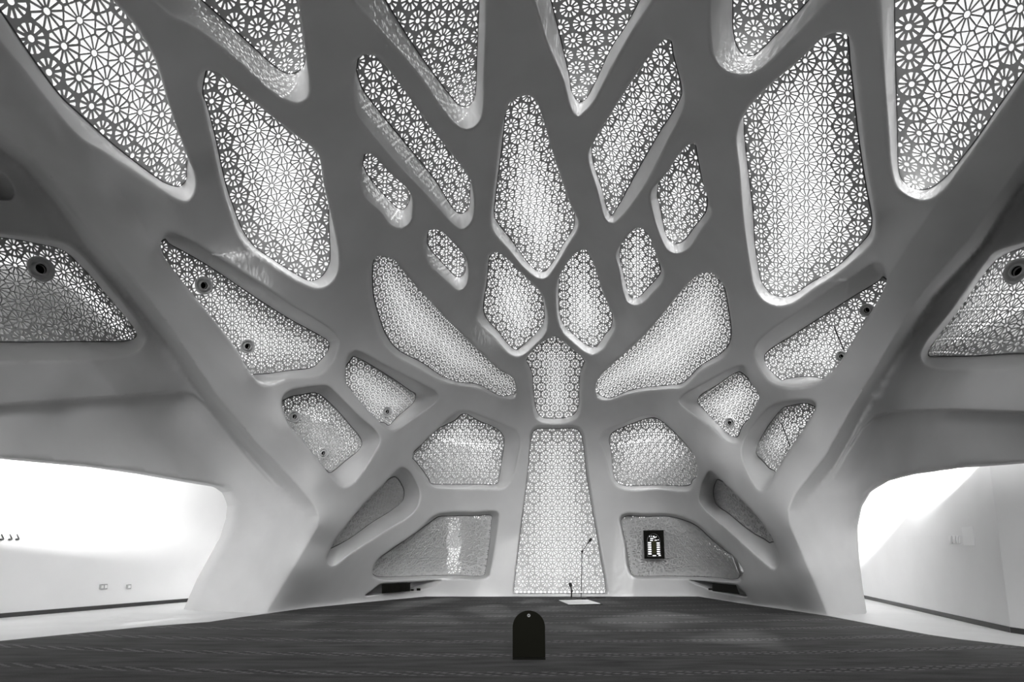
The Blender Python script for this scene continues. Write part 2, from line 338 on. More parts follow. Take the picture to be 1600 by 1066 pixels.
 'g': ((10,10),1.0,(80,-54),.29,.12,[(1385,440),(1384,425,1381,432),(1378,414,1374,438),(1366,412,1362,446),(1340,428,1335,462),(1290,460,1290,491),(1240,494,1240,523),(1205,517,1205,545),(1184,537,1195,556),(1180,552,1195,566),(1188,575,1203,578),(1205,596,1220,594),(1230,604,1230,592),(1265,602,1262,588),(1299,582),(1340,520),(1372,469)]),
 'h': ((8,6),.9,(80,-50),.23,.12,[(1062,628,1090,628),(1066,620,1093,620),(1110,595,1120,602),(1148,575,1151,582),(1162,573,1159,582),(1172,596),(1183,611),(1187,618),(1182,630),(1165,665,1162,664),(1155,690,1152,683),(1140,690,1141,680),(1110,665,1120,660),(1075,640,1097,637)]),
 'i': ((8,8),.9,(60,-60),.27,.12,[(1160,705,1182,704),(1164,687,1186,691),(1190,650,1206,658),(1208,634,1223,638),(1225,629,1234,634),(1268,627,1267,632),(1274,634),(1259,665),(1236,699),(1214,734),(1199,762,1209,735),(1188,766,1203,732),(1176,752,1192,720),(1164,727,1184,712)]),
 'j': ((-6,8),.8,(70,53),.38,.14,[(-70,362),(0,366,0,371),(60,374,60,381),(100,382,98,391),(124,398,119,408),(175,455,165,459),(220,512,212,518),(226,530,211,528),(215,548,198,533),(150,560,150,534),(60,562,60,535),(0,563,0,535),(-60,563,-60,536),(-78,540,-76,520),(-80,400,-78,395)]),
 'k': ((6,8),.8,(65,-65),.38,.14,[(1440,556,1451,552),(1446,538,1456,540),(1485,488,1495,490),(1541,410,1551,412),(1555,395,1567,400),(1600,380,1600,386),(1660,362,1660,368),(1676,375),(1680,450),(1678,550),(1600,572,1600,553),(1520,576,1520,557),(1462,574,1463,557),(1446,568,1453,557)]),
}
NICHE = {
 'l': (.4,[(-70,262,-70,270),(-20,264,-20,270),(0,270,0,275),(13,281,10,285),(21,300,17,300),(16,311,13,307),(0,312,0,308),(-40,312,-40,308),(-72,308,-70,304)]),
 'n1': (.55,[(570,931,582,929),(582,922,590,922),(595,913,597,913),(620,911,622,911),(655,909,655,911),(690,907,685,911),(680,914,676,916),(655,922,652,922),(625,926,625,925),(600,928,600,927)]),
 'n2': (.55,[(1167,932,1156,930),(1157,920,1150,921),(1150,914,1146,914),(1130,912,1130,913),(1105,909,1105,911),(1075,907,1080,910),(1090,914,1094,916),(1112,923,1112,922),(1130,927,1130,926),(1152,931,1148,929)]),
}

DOM = np.array([(-90,-90),(400,-90),(870,-90),(1300,-90),(1690,-90),(1690,300),(1690,712),(1600,720),(1500,728),(1430,738),(1388,749),(1360,766),(1345,790),(1338,825),(1340,870),(1346,920),(1353,964),(1325,963),(1296,962),(1160,943),(1092,932),(870,932),(665,932),(560,942),(480,950),(413,959),(330,960),(302,959),(325,906),(362,838),(371,808),(373,788),(366,769),(352,759),(300,750),(232,738),(156,727),(0,712),(-90,703),(-90,300)], float)

def resample_open(P, step):
    P = np.asarray(P, float); s = np.concatenate([[0], np.cumsum(np.linalg.norm(np.diff(P, axis=0), axis=1))])
    u = np.linspace(0, s[-1], max(2, int(s[-1] / step) + 1))
    return np.stack([np.interp(u, s, P[:, 0]), np.interp(u, s, P[:, 1])], -1)

dom = resample_open(np.vstack([DOM, DOM[:1]]), 6.0)[:-1]
loops = {}
for k, (shift, rec, ld, pitch, fil, pts) in OPEN.items():
    full = [p if len(p) == 4 else (p[0], p[1], p[0] + shift[0], p[1] + shift[1]) for p in pts]
    per = sum(math.dist(full[i][:2], full[i - 1][:2]) for i in range(len(full)))
    loops[k] = catmull(full, int(np.clip(per / 3.5, 70, 260)))
for k, (rec, pts) in NICHE.items():
    loops[k] = catmull(pts, 70)
FIL = {k: v[4] * .6 for k, v in OPEN.items()}; FIL.update({k: .05 for k in NICHE})

portalL = dom[(dom[:, 1] > 700) & (dom[:, 0] < 380)]
portalR = dom[(dom[:, 1] > 700) & (dom[:, 0] > 1330)]

RIB_L = np.array([(-100,130),(0,206),(52,245),(105,305),(150,371),(210,434),(280,529),(336,613),(400,690),(463,756),(490,788),(498,806),(496,824),(413,962),(405,975)], float)
RIB_R = np.array([(1700,90),(1600,245),(1516,371),(1442,455),(1390,536),(1330,637),(1288,713),(1242,772),(1232,796),(1234,820),(1296,965),(1300,975)], float)
BEAM_L = np.array([(-100,640),(0,630),(210,616),(280,609),(301,613),(325,634),(388,713),(430,760)], float)
BEAM_R = np.array([(1700,646),(1600,643),(1495,639),(1393,641),(1369,648),(1345,668),(1322,705),(1300,745)], float)
LEG_L = np.array([(497,800),(498,822),(413,959)], float)
LEG_R = np.array([(1233,803),(1238,832),(1296,962)], float)
CREST_L = np.array([(112,190),(140,232),(190,305),(238,371),(254,398)], float)
CREST_R = np.array([(1485,285),(1448,340),(1418,385),(1384,438)], float)
def relief(P):
    """edges of the great ribs, of the beams over the corridors and of the two legs, in metres of depth"""
    out = np.zeros(len(P)); ss = lambda a: np.clip(a, 0, 1) ** 2 * (3 - 2 * np.clip(a, 0, 1))
    for rib, beam, leg, sg in ((RIB_L, BEAM_L, LEG_L, -1), (RIB_R, BEAM_R, LEG_R, 1)):
        xo = sg * 900 + 800
        side = in_poly(P, np.vstack([rib, [(rib[-1][0], 1200), (xo, 1200)]]))
        d = seg_dist(P, rib, closed=False)
        k = ss((P[:, 1] - 700) / 130)
        trench = np.interp(d, [0, 22, 60, 130], [0, 1.7, 1.1, .5]); ramp = .0133 * np.minimum(d, 66)
        out += np.where(side, trench * (1 - k) + ramp * k, 0)
        side = in_poly(P, np.vstack([beam, [(beam[-1][0], 1200), (xo, 1200)]]))
        d = seg_dist(P, beam, closed=False)
        out += np.where(side, .22 * ss(d / 3.0) * ss((775 - P[:, 1]) / 90), 0)
    # crests where the great ribs meet the bands beside them
    for crest, sg, f in ((CREST_L, 1, ss((410 - P[:, 0]) / 140) * ss((P[:, 1] - 200) / 50)), (CREST_R, -1, ss((P[:, 0] - 1285) / 130) * ss((P[:, 1] - 295) / 40))):
        xo = 800
        side = in_poly(P, np.vstack([crest, [(xo, crest[-1][1]), (xo, crest[0][1])]]))
        out += np.where(side, .40 * np.minimum(seg_dist(P, crest, closed=False) / 55.0, 1) * f, 0)
    return out

def face_points(P):
    """3D points of the rib face, with rounded edges towards every opening"""
    t = t_face(P)
    push = np.zeros(len(P)); t = t + relief(P)
    for k, L in loops.items():
        lo = L[:, :2].min(0) - 40; hi = L[:, :2].max(0) + 40
        sel = np.where(((P > lo) & (P < hi)).all(1))[0]
        if not len(sel): continue
        dm = seg_dist(P[sel], L[:, :2]) * t[sel] / F_PX
        r = FIL[k]
        dd = np.clip(dm, 0, r)
        push[sel] = np.maximum(push[sel], r - np.sqrt(np.maximum(r * r - (r - dd) ** 2, 0)))
    t = t + push
    return CAM + t[:, None] * ray(P[:, 0], P[:, 1]), t

# triangulate the rib face
V2 = [dom]; E = [(i, (i + 1) % len(dom)) for i in range(len(dom))]; off = len(dom); start = {}
for k, L in loops.items():
    n = len(L); start[k] = off
    V2.append(L[:, :2]); E += [(off + i, off + (i + 1) % n) for i in range(n)]; off += n
extra = []
for k, L in loops.items():
    p = L[:, :2]; tang = np.roll(p, -1, 0) - np.roll(p, 1, 0); tang /= np.linalg.norm(tang, axis=1)[:, None] + 1e-9
    nr = np.stack([tang[:, 1], -tang[:, 0]], -1)
    if in_poly((p + nr * 1.0), p).mean() > .5: nr = -nr
    tl = t_face(p); rpx = FIL[k] * F_PX / tl
    for fr in (0.12, 0.3, 0.6, 1.0, 1.35):
        extra.append(p + nr * (rpx * fr)[:, None])
for line in (RIB_L, RIB_R, BEAM_L, BEAM_R, LEG_L, LEG_R, CREST_L, CREST_R):
    q = resample_open(line, 4.0); tg = np.gradient(q, axis=0); tg /= np.linalg.norm(tg, axis=1)[:, None]; nn = np.stack([-tg[:, 1], tg[:, 0]], -1)
    for o_ in (-6, -2, 0, 2, 4, 6, 10, 14, 20):
        extra.append(q + nn * o_); 
        if o_ > 0: extra.append(q - nn * o_)
gx, gy = np.meshgrid(np.arange(-84, 1690, 9.0), np.arange(-84, 965, 9.0))
grid = np.stack([gx.ravel(), gy.ravel()], -1)
extra = np.vstack([grid] + extra)
ok = in_poly(extra, dom) & (seg_dist(extra, dom) > 2.5)
extra = extra[ok]
for k, L in loops.items():
    lo = L[:, :2].min(0) - 5; hi = L[:, :2].max(0) + 5
    sel = np.where(((extra > lo) & (extra < hi)).all(1))[0]
    if len(sel):
        bad = in_poly(extra[sel], L[:, :2]) | (seg_dist(extra[sel], L[:, :2]) < 0.45)
        extra = np.delete(extra, sel[bad], 0)
key = np.round(extra / 1.1).astype(int)
_, ui = np.unique(key, axis=0, return_index=True); extra = extra[ui]
ALL = np.vstack(V2 + [extra])
ov, oe, of, ovi, _, _ = delaunay_2d_cdt([Vector(p) for p in ALL], E, [], 0, 1e-4)
P2 = np.array([tuple(v) for v in ov])
T = np.array([f for f in of if len(f) == 3])
cen = P2[T].mean(1)
keep = in_poly(cen, dom)
for L in loops.values(): keep &= ~in_poly(cen, L[:, :2])
T = T[keep]
inmap = {}
for j, ids in enumerate(ovi):
    for i in ids: inmap[i] = j
P3, tF = face_points(P2)
verts = list(P3); faces = [tuple(f[::-1]) for f in T]; fpix = list(P2[T].mean(1))

# reveals: from the rim of the rib face back to the screen
SCREEN = {}
for k, L in loops.items():
    n = len(L); ids = [inmap[start[k] + i] for i in range(n)]
    tR = tF[ids]
    niche = k in NICHE
    rec = NICHE[k][0] if niche else OPEN[k][1]
    tS = tR + rec
    S3 = CAM + tS[:, None] * ray(L[:, 2], L[:, 3])
    c0 = S3.mean(0)
    u_, s_, vt = np.linalg.svd(S3 - c0)
    nrm = vt[2]
    if niche: nrm = np.cross(vt[0], [0, 0, 1.0]); nrm /= np.linalg.norm(nrm)
    if np.dot(nrm, c0 - CAM) < 0: nrm = -nrm                       # away from the viewer
    ld = (1, 0) if niche else OPEN[k][2]
    pc = L[:, 2:4].mean(0)
    a0 = on_plane(pc[0], pc[1], c0, nrm); a1 = on_plane(pc[0] + ld[0] * .2, pc[1] + ld[1] * .2, c0, nrm)
    ux = a1 - a0; ux /= np.linalg.norm(ux); uy = np.cross(nrm, ux)
    # gently curved screen: quadratic rise over the best plane
    if niche: S3 = R3n = P3[ids] + nrm * rec + (S3 - P3[ids]).mean(0) * 0
    loc = S3 - a0; lu, lv, lw = loc @ ux, loc @ uy, loc @ nrm
    sc = max(np.abs(lu).max(), np.abs(lv).max())
    B = np.stack([np.ones(n), lu / sc, lv / sc, (lu / sc) ** 2, lu * lv / sc ** 2, (lv / sc) ** 2], -1)
    reg = np.diag([1e-6, 1e-6, 1e-6, .5, .5, .5])
    coef = np.linalg.solve(B.T @ B + reg, B.T @ lw)
    def surf(u, v, coef=coef, sc=sc):
        u = u / sc; v = v / sc
        return coef[0] + coef[1] * u + coef[2] * v + coef[3] * u * u + coef[4] * u * v + coef[5] * v * v
    # put the screen edge on that surface, along its own line of sight
    r = ray(L[:, 2], L[:, 3]); t = tS.copy()
    for _ in range(30):
        p = CAM + t[:, None] * r - a0
        g = p @ nrm - surf(p @ ux, p @ uy)
        t = np.clip(t - g / np.maximum(r @ nrm, 0.15) * 0.7, tR + 0.08, tR + 3.5)
    S3 = CAM + t[:, None] * r if not niche else P3[ids] + nrm * rec
    loc = S3 - a0
    SCREEN[k] = dict(o=a0, ux=ux, uy=uy, n=nrm, surf=surf, loop=S3, uv=np.stack([loc @ ux, loc @ uy], -1))
    R3 = P3[ids]
    prev = ids
    base = len(verts)
    # straight reveal with a soft start
    fr = [0.07, 0.18, 0.4, 0.7, 1.0]
    back = nrm * 0.10
    for q, f in enumerate(fr + [None]):
        ring = R3 + (S3 - R3) * f if f is not None else S3 + back
        st = len(verts); verts += list(ring)
        cur = list(range(st, st + n))
        for i in range(n):
            j = (i + 1) % n
            faces.append((prev[i], prev[j], cur[j], cur[i])); fpix.append(L[i, :2])
        prev = cur
    if niche:
        st = len(verts); verts.append((S3 + back).mean(0))
        for i in range(n): faces.append((prev[i], prev[(i + 1) % n], st)); fpix.append(L[i, :2])

# thickness of the portal edges and the hall carried on behind the camera
def boundary_ids(pts):
    idx = [inmap[i] for i in range(len(dom)) if any(np.allclose(dom[i], p) for p in pts)]
    return idx
di = [inmap[i] for i in range(len(dom))]
PORTAL = {}
nd = len(dom)
for i in range(nd):
    j = (i + 1) % nd
    a, b = dom[i], dom[j]; m = (a + b) / 2
    pa, pb = P3[di[i]], P3[di[j]]
    if m[1] > 701 and m[1] < 968 and (m[0] < 376 or m[0] > 1334) and not (m[1] > 955 and m[0] > 303 and m[0] < 1352):
        sgn = -1 if m[0] < 800 else 1
        dvec = np.array([sgn * (0.45 if sgn < 0 else .22), 0.35, 0.0])
        PORTAL.setdefault(sgn, []).append((pa + dvec, pb + dvec))
        st = len(verts); verts += [pa + dvec * .5, pb + dvec * .5, pa + dvec, pb + dvec]
        faces += [(di[i], di[j], st + 1, st), (st, st + 1, st + 3, st + 2)]; fpix += [m, m]
    elif m[1] > 925:
        st = len(verts); dvec = np.array([0, 0, -0.15]); verts += [pa + dvec, pb + dvec]
        faces += [(di[i], di[j], st + 1, st)]; fpix.append(m)
rear = []
for i in range(nd):
    j = (i + 1) % nd
    a, b = dom[i], dom[j]
    if all(p[1] <= -88 or p[0] <= -88 or p[0] >= 1688 for p in (a, b)):
        rear.append((i, j))

verts = np.array(verts)
# smooth normals over the whole shell first, then split it into its named surfaces
tmp = bpy.data.meshes.new('shell'); tmp.from_pydata([tuple(map(float, v)) for v in verts], [], [tuple(int(x) for x in f) for f in faces]); tmp.update()
bmt = bmesh.new(); bmt.from_mesh(tmp); bmesh.ops.recalc_face_normals(bmt, faces=bmt.faces); bmt.to_mesh(tmp); bmt.free(); tmp.update()
VN = np.empty(len(verts) * 3); tmp.vertices.foreach_get('normal', VN) if hasattr(tmp.vertices[0], 'normal') else None
VN = VN.reshape(-1, 3)
faces = [tuple(p.vertices) for p in tmp.polygons]
ribedgeL = [(-100,130),(0,206),(52,245),(105,305),(150,371),(210,434),(280,529),(336,613),(400,690),(463,756),(498,800),(498,820),(413,962),(413,1100),(-100,1100)]
ribedgeR = [(1700,90),(1600,245),(1516,371),(1442,455),(1390,536),(1330,637),(1288,713),(1238,778),(1232,803),(1238,832),(1296,966),(1296,1100),(1700,1100)]
backpoly = [(498,790),(560,752),(620,695),(720,618),(800,640),(870,662),(940,640),(1015,618),(1110,700),(1190,772),(1232,800),(1238,832),(1296,966),(1296,1100),(413,1100),(413,962),(498,820)]
FP = np.array(fpix); reg = np.zeros(len(faces), int)
reg[in_poly(FP, np.array(backpoly, float))] = 1
reg[in_poly(FP, np.array(ribedgeL, float))] = 2
reg[in_poly(FP, np.array(ribedgeR, float))] = 3
# a whole reveal goes with the surface its opening belongs to
for ri, nm in enumerate(['ceiling', 'wall_back', 'wall_left', 'wall_right']):
    fs = [faces[i] for i in np.where(reg == ri)[0]]
    used = sorted({v for f in fs for v in f}); mp = {v: i for i, v in enumerate(used)}
    me = bpy.data.meshes.new(nm)
    me.from_pydata([tuple(verts[v]) for v in used], [], [tuple(mp[v] for v in f) for f in fs]); me.update()
    me.materials.append(M['plaster'])
    me.polygons.foreach_set('use_smooth', [True] * len(me.polygons))
    me.normals_split_custom_set_from_vertices([tuple(VN[v]) for v in used])
    o = bpy.data.objects.new(nm, me); COL.objects.link(o); tag(o, kind='structure')
bpy.data.meshes.remove(tmp)

# the hall goes on behind the camera: vault swept back, closed by a rear wall
Yb = -7.0
rv = []; rf = []
for i, j in rear:
    pa, pb = P3[di[i]], P3[di[j]]
    st = len(rv); rv += [pa, pb, (pb[0], Yb, pb[2]), (pa[0], Yb, pa[2])]; rf.append((st, st + 1, st + 2, st + 3))
make_obj('ceiling_rear', rv, rf, M['plaster'], kind='structure')
# rear wall; its wide high opening is added to let the low fill in
make_obj('wall_rear', [(-16, Yb, -.2), (16, Yb, -.2), (16, Yb, 5.2), (-16, Yb, 5.2), (-16, Yb, 14), (-8.5, Yb, 5.2), (-8.5, Yb, 14), (8.5, Yb, 5.2), (8.5, Yb, 14), (16, Yb, 14)],
         [(0, 1, 2, 3), (3, 5, 6, 4), (7, 2, 9, 8)], M['plaster'], kind='structure')
make_obj('floor', [(-16, -8, 0), (16, -8, 0), (16, 25, 0), (-16, 25, 0)], [(0, 1, 2, 3)], M['stone'], kind='structure')

# ------------------------------------------------------------------ perforated screens
NOZ = [
    ('j', 62, 421, 20, 'large round air nozzle on the left bay screen'),
    ('W', 317, 446, 14, 'upper round air nozzle on the left wedge screen'),
    ('W', 385, 541, 11.5, 'lower round air nozzle on the left wedge screen'),
    ('Y', 458, 651, 9.5, 'upper round air nozzle on the grey left screen behind the rib'),
    ('Y', 503, 708, 8.5, 'lower round air nozzle on the grey left screen behind the rib'),
    ('X', 603, 643, 8.5, 'round air nozzle low on the square-ish left slanted screen'),
    ('g', 1356, 484, 11, 'upper round air nozzle half hidden by the right main rib'),
    ('g', 1316, 556, 9, 'lower round air nozzle half hidden by the right main rib'),
    ('h', 1142, 660, 8.5, 'round air nozzle low on the slanted right screen'),
    ('k', 1592, 425, 21, 'large round air nozzle on the right bay screen at the frame edge')]
def ray_hit(k, px, py):
    d = SCREEN[k]; n = d['n']; r = ray(px, py)
    t = np.dot(d['o'] - CAM, n) / (r @ n)
    for _ in range(20):
        q = CAM + t * r - d['o']; g = q @ n - d['surf'](q @ d['ux'], q @ d['uy']); t -= g / max(r @ n, .15) * .7
    return t
OPMAX = dict(C=.35, D=.25, E=.18, T=.3, G=.8, H=.8, I=.8, O=.85, P=.75, Q=.8, F=.9, L=.75, M=.75, N=.6, c=.55, J=.85, K=.85, Z=.7, d=.7)
def screen_mesh(k, zone=.95):
    d = SCREEN[k]; pitch = OPEN[k][3]; poly = d['uv']
    lo, hi = poly.min(0) - pitch, poly.max(0) + pitch
    dy = pitch * math.sqrt(3) / 2
    cs = []
    for j in range(int(lo[1] / dy) - 1, int(hi[1] / dy) + 2):
        for i in range(int(lo[0] / pitch) - 2, int(hi[0] / pitch) + 2):
            cs.append((i * pitch + (j % 2) * pitch / 2, j * dy))
    cs = np.array(cs)
    dist = seg_dist(cs, poly); ins = in_poly(cs, poly)
    sel = ins | (dist < pitch * .75)
    cs = cs[sel]; dist = np.where(ins, dist, 0)[sel]
    op = np.clip(dist / zone, 0, 1); op = op * op * (3 - 2 * op) * OPMAX.get(k, 1.0)      # how open the cell is
    ap = pitch / 2                                                     # apothem; edges face 0, 60, ... degrees
    def hexd(th): return ap / np.cos((th + math.pi / 6) % (math.pi / 3) - math.pi / 6)
    N = len(cs); rc = .10 * pitch
    half = [math.radians(16.5) if q % 2 == 0 else math.radians(13.5) for q in range(12)]
    V = []; Fc = []
    pv = np.zeros((N, 0, 2)); cols = []
    def add(th, rad):                                                  # one vertex in every cell
        rad = np.broadcast_to(rad, (N,))
        cols.append(np.stack([cs[:, 0] + rad * math.cos(th), cs[:, 1] + rad * math.sin(th)], -1)); return len(cols) - 1
    sp = (.026 + .018 * (1 - op)) * pitch / .4 * .8                    # half spoke width in pitch/… metres
    sp = (.0105 + .0085 * (1 - op)) * pitch / .4
    rim = (.010 + .012 * (1 - op)) * pitch / .4
    tri = []
    bnd = []
    ang = []
    for q in range(12): ang.append(q * math.pi / 6 + half[q])
    inner = [add(a, rc) for a in ang]; outer = [add(a, hexd(a)) for a in ang]
    corner = {q: add(q * math.pi / 6, ap / math.cos(math.pi / 6)) for q in range(1, 12, 2)}
    circ = ap * (.80 + .40 * op)
    for q in range(12):
        a0, a1 = ang[q - 1], ang[q]
        if q == 0: a0 -= 2 * math.pi
        c = (a0 + a1) / 2; hw = (a1 - a0) / 2
        i0, i1, o0, o1 = inner[q - 1], inner[q], outer[q - 1], outer[q]
        rin = rc + .013 * pitch / .4 + np.maximum(0, .03 * pitch * (1 - op))
        def hp(sign, rad):                                             # hole corner: on the ray, moved in by half a spoke
            th = c + sign * hw
            x = cs[:, 0] + rad * math.cos(th) + sign * sp * math.sin(th)
            y = cs[:, 1] + rad * math.sin(th) - sign * sp * math.cos(th)
            cols.append(np.stack([x, y], -1)); return len(cols) - 1
        rout = np.minimum(hexd(c + hw) - rim, circ)
        # the spoke must not cross at the inner end
        rmin = np.maximum(rin, sp / math.sin(hw) * 1.12)
        h0i, h1i = hp(-1, rmin), hp(1, rmin)
        h0o, h1o = hp(-1, rout), hp(1, rout)
        if q % 2:
            rm = np.minimum(ap / math.cos(math.pi / 6) - rim * 1.3, circ * 1.04)
            hm = add(c, rm); k_ = corner[q]
            tri += [(i0, i1, h1i, h0i), (i1, o1, h1o, h1i), (i0, h0i, h0o, o0), (o0, h0o, hm, k_), (k_, hm, h1o, o1)]
        else:
            hm = add(c, np.minimum(ap - rim, circ * 1.04)); em = add(c, ap)
            tri += [(i0, i1, h1i, h0i), (i1, o1, h1o, h1i), (i0, h0i, h0o, o0), (o0, h0o, hm, em), (em, hm, h1o, o1)]
    nv = len(cols); UV = np.stack(cols, 1)                              # N, nv, 2
    F4 = np.array(tri)[None] + (np.arange(N) * nv)[:, None, None]
    UVf = UV.reshape(-1, 2); F4 = F4.reshape(-1, 4)
    fc = UVf[F4].mean(1)
    ok = in_poly(fc, poly) | (seg_dist(fc, poly) < .05)
    for q in NOZ:                                                        # round cut-outs for the air nozzles
        if q[0] == k:
            t = ray_hit(k, q[1], q[2]); R = q[3] * t / F_PX; h = CAM + t * ray(q[1], q[2]) - d['o']
            ok &= np.hypot(fc[:, 0] - h @ d['ux'], fc[:, 1] - h @ d['uy']) > R * .97
    F4 = F4[ok]
    key = np.round(UVf / 2e-3).astype(np.int64); _, fi, inv = np.unique(key, axis=0, return_index=True, return_inverse=True)
    inv = inv.reshape(-1)
    F4 = inv[F4]; UVw = UVf[fi]
    usedv = np.unique(F4); remap = -np.ones(len(UVw), int); remap[usedv] = np.arange(len(usedv))
    F4 = remap[F4]; UVw = UVw[usedv]
    w = d['surf'](UVw[:, 0], UVw[:, 1])
    X = d['o'] + UVw[:, :1] * d['ux'] + UVw[:, 1:] * d['uy'] + w[:, None] * d['n']
    return X, F4

LABEL = {
 'A': 'large perforated rosette screen in the top left corner above the left main rib',
 'B': 'tall leaning perforated screen with a pointed dark top, second from the left overhead',
 'C': 'perforated screen cut by the top edge, between the corner screen and the left crown rib',
 'D': 'wedge-shaped perforated screen at the top edge, left of the crown rib, sunlit reveal',
 'E': 'V-shaped perforated screen at the top edge just right of the crown rib',
 'F': 'kite-shaped perforated screen at the centre of the vault crown',
 'G': 'long slanted slot-like perforated screen left of the central kite screen',
 'H': 'smallest slanted slot screen, at the far left beneath the long slanted slot',
 'I': 'small oval perforated screen low between the left diagonal ribs',
 'J': 'left one of the paired leaf screens under the kite screen',
 'K': 'right one of the paired leaf screens under the kite screen',
 'L': 'big curved fan-like screen with fine pattern, left of the niche top',
 'M': 'big curved fan-like screen with fine pattern, right of the niche top',
 'N': 'small house-shaped screen directly above the tall niche screen',
 'O': 'long diamond screen right of the central kite screen',
 'P': 'short four-sided screen right of the long diamond screen',
 'Q': 'small shield-shaped screen under the long diamond screen on the right',
 'T': 'perforated screen cut by the top edge, right of centre, with blunt lower corner',
 'U': 'tall four-sided screen with bright middle band, right side of the vault',
 'V': 'large perforated screen in the top right corner above the right main rib',
 'W': 'long wedge screen with two round nozzles behind the left main rib',
 'X': 'square-ish slanted screen with one nozzle, right of the left wedge screen',
 'Y': 'grey five-sided screen with two nozzles low behind the left main rib',
 'Z': 'upper left screen of the back wall, fading to grey below',
 'a': 'narrow triangular screen low on the left beside the leg',
 'b': 'lowest left screen of the back wall, mostly grey with one bright patch',
 'c': 'tall bright tapering screen filling the central niche',
 'd': 'upper right screen of the back wall, bright only along its top',
 'e': 'lowest right screen of the back wall, behind the black prayer clock',
 'f': 'narrow triangular lattice screen low on the right beside the leg',
 'g': 'long wedge screen on the right, half hidden behind the right main rib',
 'h': 'slanted screen with one nozzle between the right fan screen and the leg',
 'i': 'grey five-sided screen with a hanging wire behind the right main rib',
 'j': 'left bay screen above the corridor with one big round nozzle',
 'k': 'right bay screen above the corridor with one big nozzle at the frame edge',
}
THICK = 0.014
for k in OPEN:
    X, F4 = screen_mesh(k)
    o = make_obj('perforated_screen', X, F4, M['screen'], label=LABEL[k], cat='screen', group='perforated rosette screens of the vault')
    md = o.modifiers.new('thickness', 'SOLIDIFY'); md.thickness = THICK; md.offset = 0; md.use_rim = True
    # dark joint line round the screen
    d = SCREEN[k]; uv = d['uv']; n = len(uv)
    cc = uv.mean(0)
    tg = np.roll(uv, -1, 0) - np.roll(uv, 1, 0); tg /= np.linalg.norm(tg, axis=1)[:, None] + 1e-9
    nr = np.stack([tg[:, 1], -tg[:, 0]], -1)
    if in_poly(uv + nr * .03, uv).mean() < .5: nr = -nr
    rings = []
    for q in (-.008, .014):
        u = uv + nr * q; w = d['surf'](u[:, 0], u[:, 1]) - .022
        rings.append(d['o'] + u[:, :1] * d['ux'] + u[:, 1:] * d['uy'] + w[:, None] * d['n'])
    rings.append(rings[1] + d['n'] * .02); rings.append(rings[0] + d['n'] * .02)
    vs = np.vstack(rings); fs = []
    for a in range(4):
        b = (a + 1) % 4
        for i in range(n):
            j = (i + 1) % n; fs.append((a * n + i, a * n + j, b * n + j, b * n + i))
    make_obj('gasket', vs, fs, M['gasket'], parent=o, label='thin dark joint line')


# ------------------------------------------------------------------ outer skin behind the lower screens
def backing(k, off, grow, zfrac=(0, 1), xr=None):
    """plastered skin a little way behind a screen, following its curve; zfrac and xr (photo x) limit it"""
    d = SCREEN[k]; uv = d['uv']; c = uv.mean(0); P = c + (uv - c) * grow
    lo, hi = P.min(0), P.max(0)
    g = np.stack(np.meshgrid(np.arange(lo[0], hi[0], .14), np.arange(lo[1], hi[1], .14)), -1).reshape(-1, 2)
    g = g[in_poly(g, P) & (seg_dist(g, P) > .05)]
    A = np.vstack([P, g]); n = len(P)
    v2, _, f2, *_r = delaunay_2d_cdt([Vector(p) for p in A], [(i, (i + 1) % n) for i in range(n)], [], 0, 1e-5)
    A = np.array([tuple(v) for v in v2]); f2 = np.array([f for f in f2 if len(f) == 3]); cc = A[f2].mean(1)
    X = d['o'] + A[:, :1] * d['ux'] + A[:, 1:] * d['uy'] + d['n'] * (off + d['surf'](A[:, 0], A[:, 1]))[:, None]
    z0, z1 = d['loop'][:, 2].min(), d['loop'][:, 2].max()
    q = X[f2].mean(1); zz = (q[:, 2] - z0) / (z1 - z0)
    ok = in_poly(cc, P) & (zz >= zfrac[0]) & (zz <= zfrac[1])
    if xr is not None:
        r = q - CAM; dep = r[:, 1] * CP + r[:, 2] * SP; px = PX + F_PX * r[:, 0] / dep
        ok &= (px >= xr[0]) & (px <= xr[1])
    f2 = f2[ok]
    us = np.unique(f2); mp = -np.ones(len(A), int); mp[us] = np.arange(len(us))
    o = make_obj('wall_outer_' + str(next(BK)), X[us], mp[f2], M['plaster'], kind='structure', smooth=True)
    md = o.modifiers.new('thickness', 'SOLIDIFY'); md.thickness = .06
import itertools
BK = itertools.count(1)
for q in [("b", .22, 1.05, (-9, .95), (0, 698)), ("b", .22, 1.05, (-9, .95), (718, 2000)), ('b', .8, 1.1, (.48, 9), (680, 740)), ('e', .22, 1.06, (-9, .97)),
          ('a', .14, 1.15), ('f', .14, 1.15), ('Y', .7, 1.1, (-9, .8)), ('i', .7, 1.1, (-9, .8)),
          ('Z', .7, 1.3, (-9, .70)), ('d', .7, 1.3, (-9, .78)), ('X', .6, 1.1, (-9, .35)), ('h', .6, 1.1, (-9, .35)), ('j', .4, 1.08, (-9, .80)), ('k', .4, 1.08, (-9, .55)),
          ('W', .7, 1.1, (-9, .3)), ('g', .7, 1.1, (-9, .25))]:
    backing(*q)

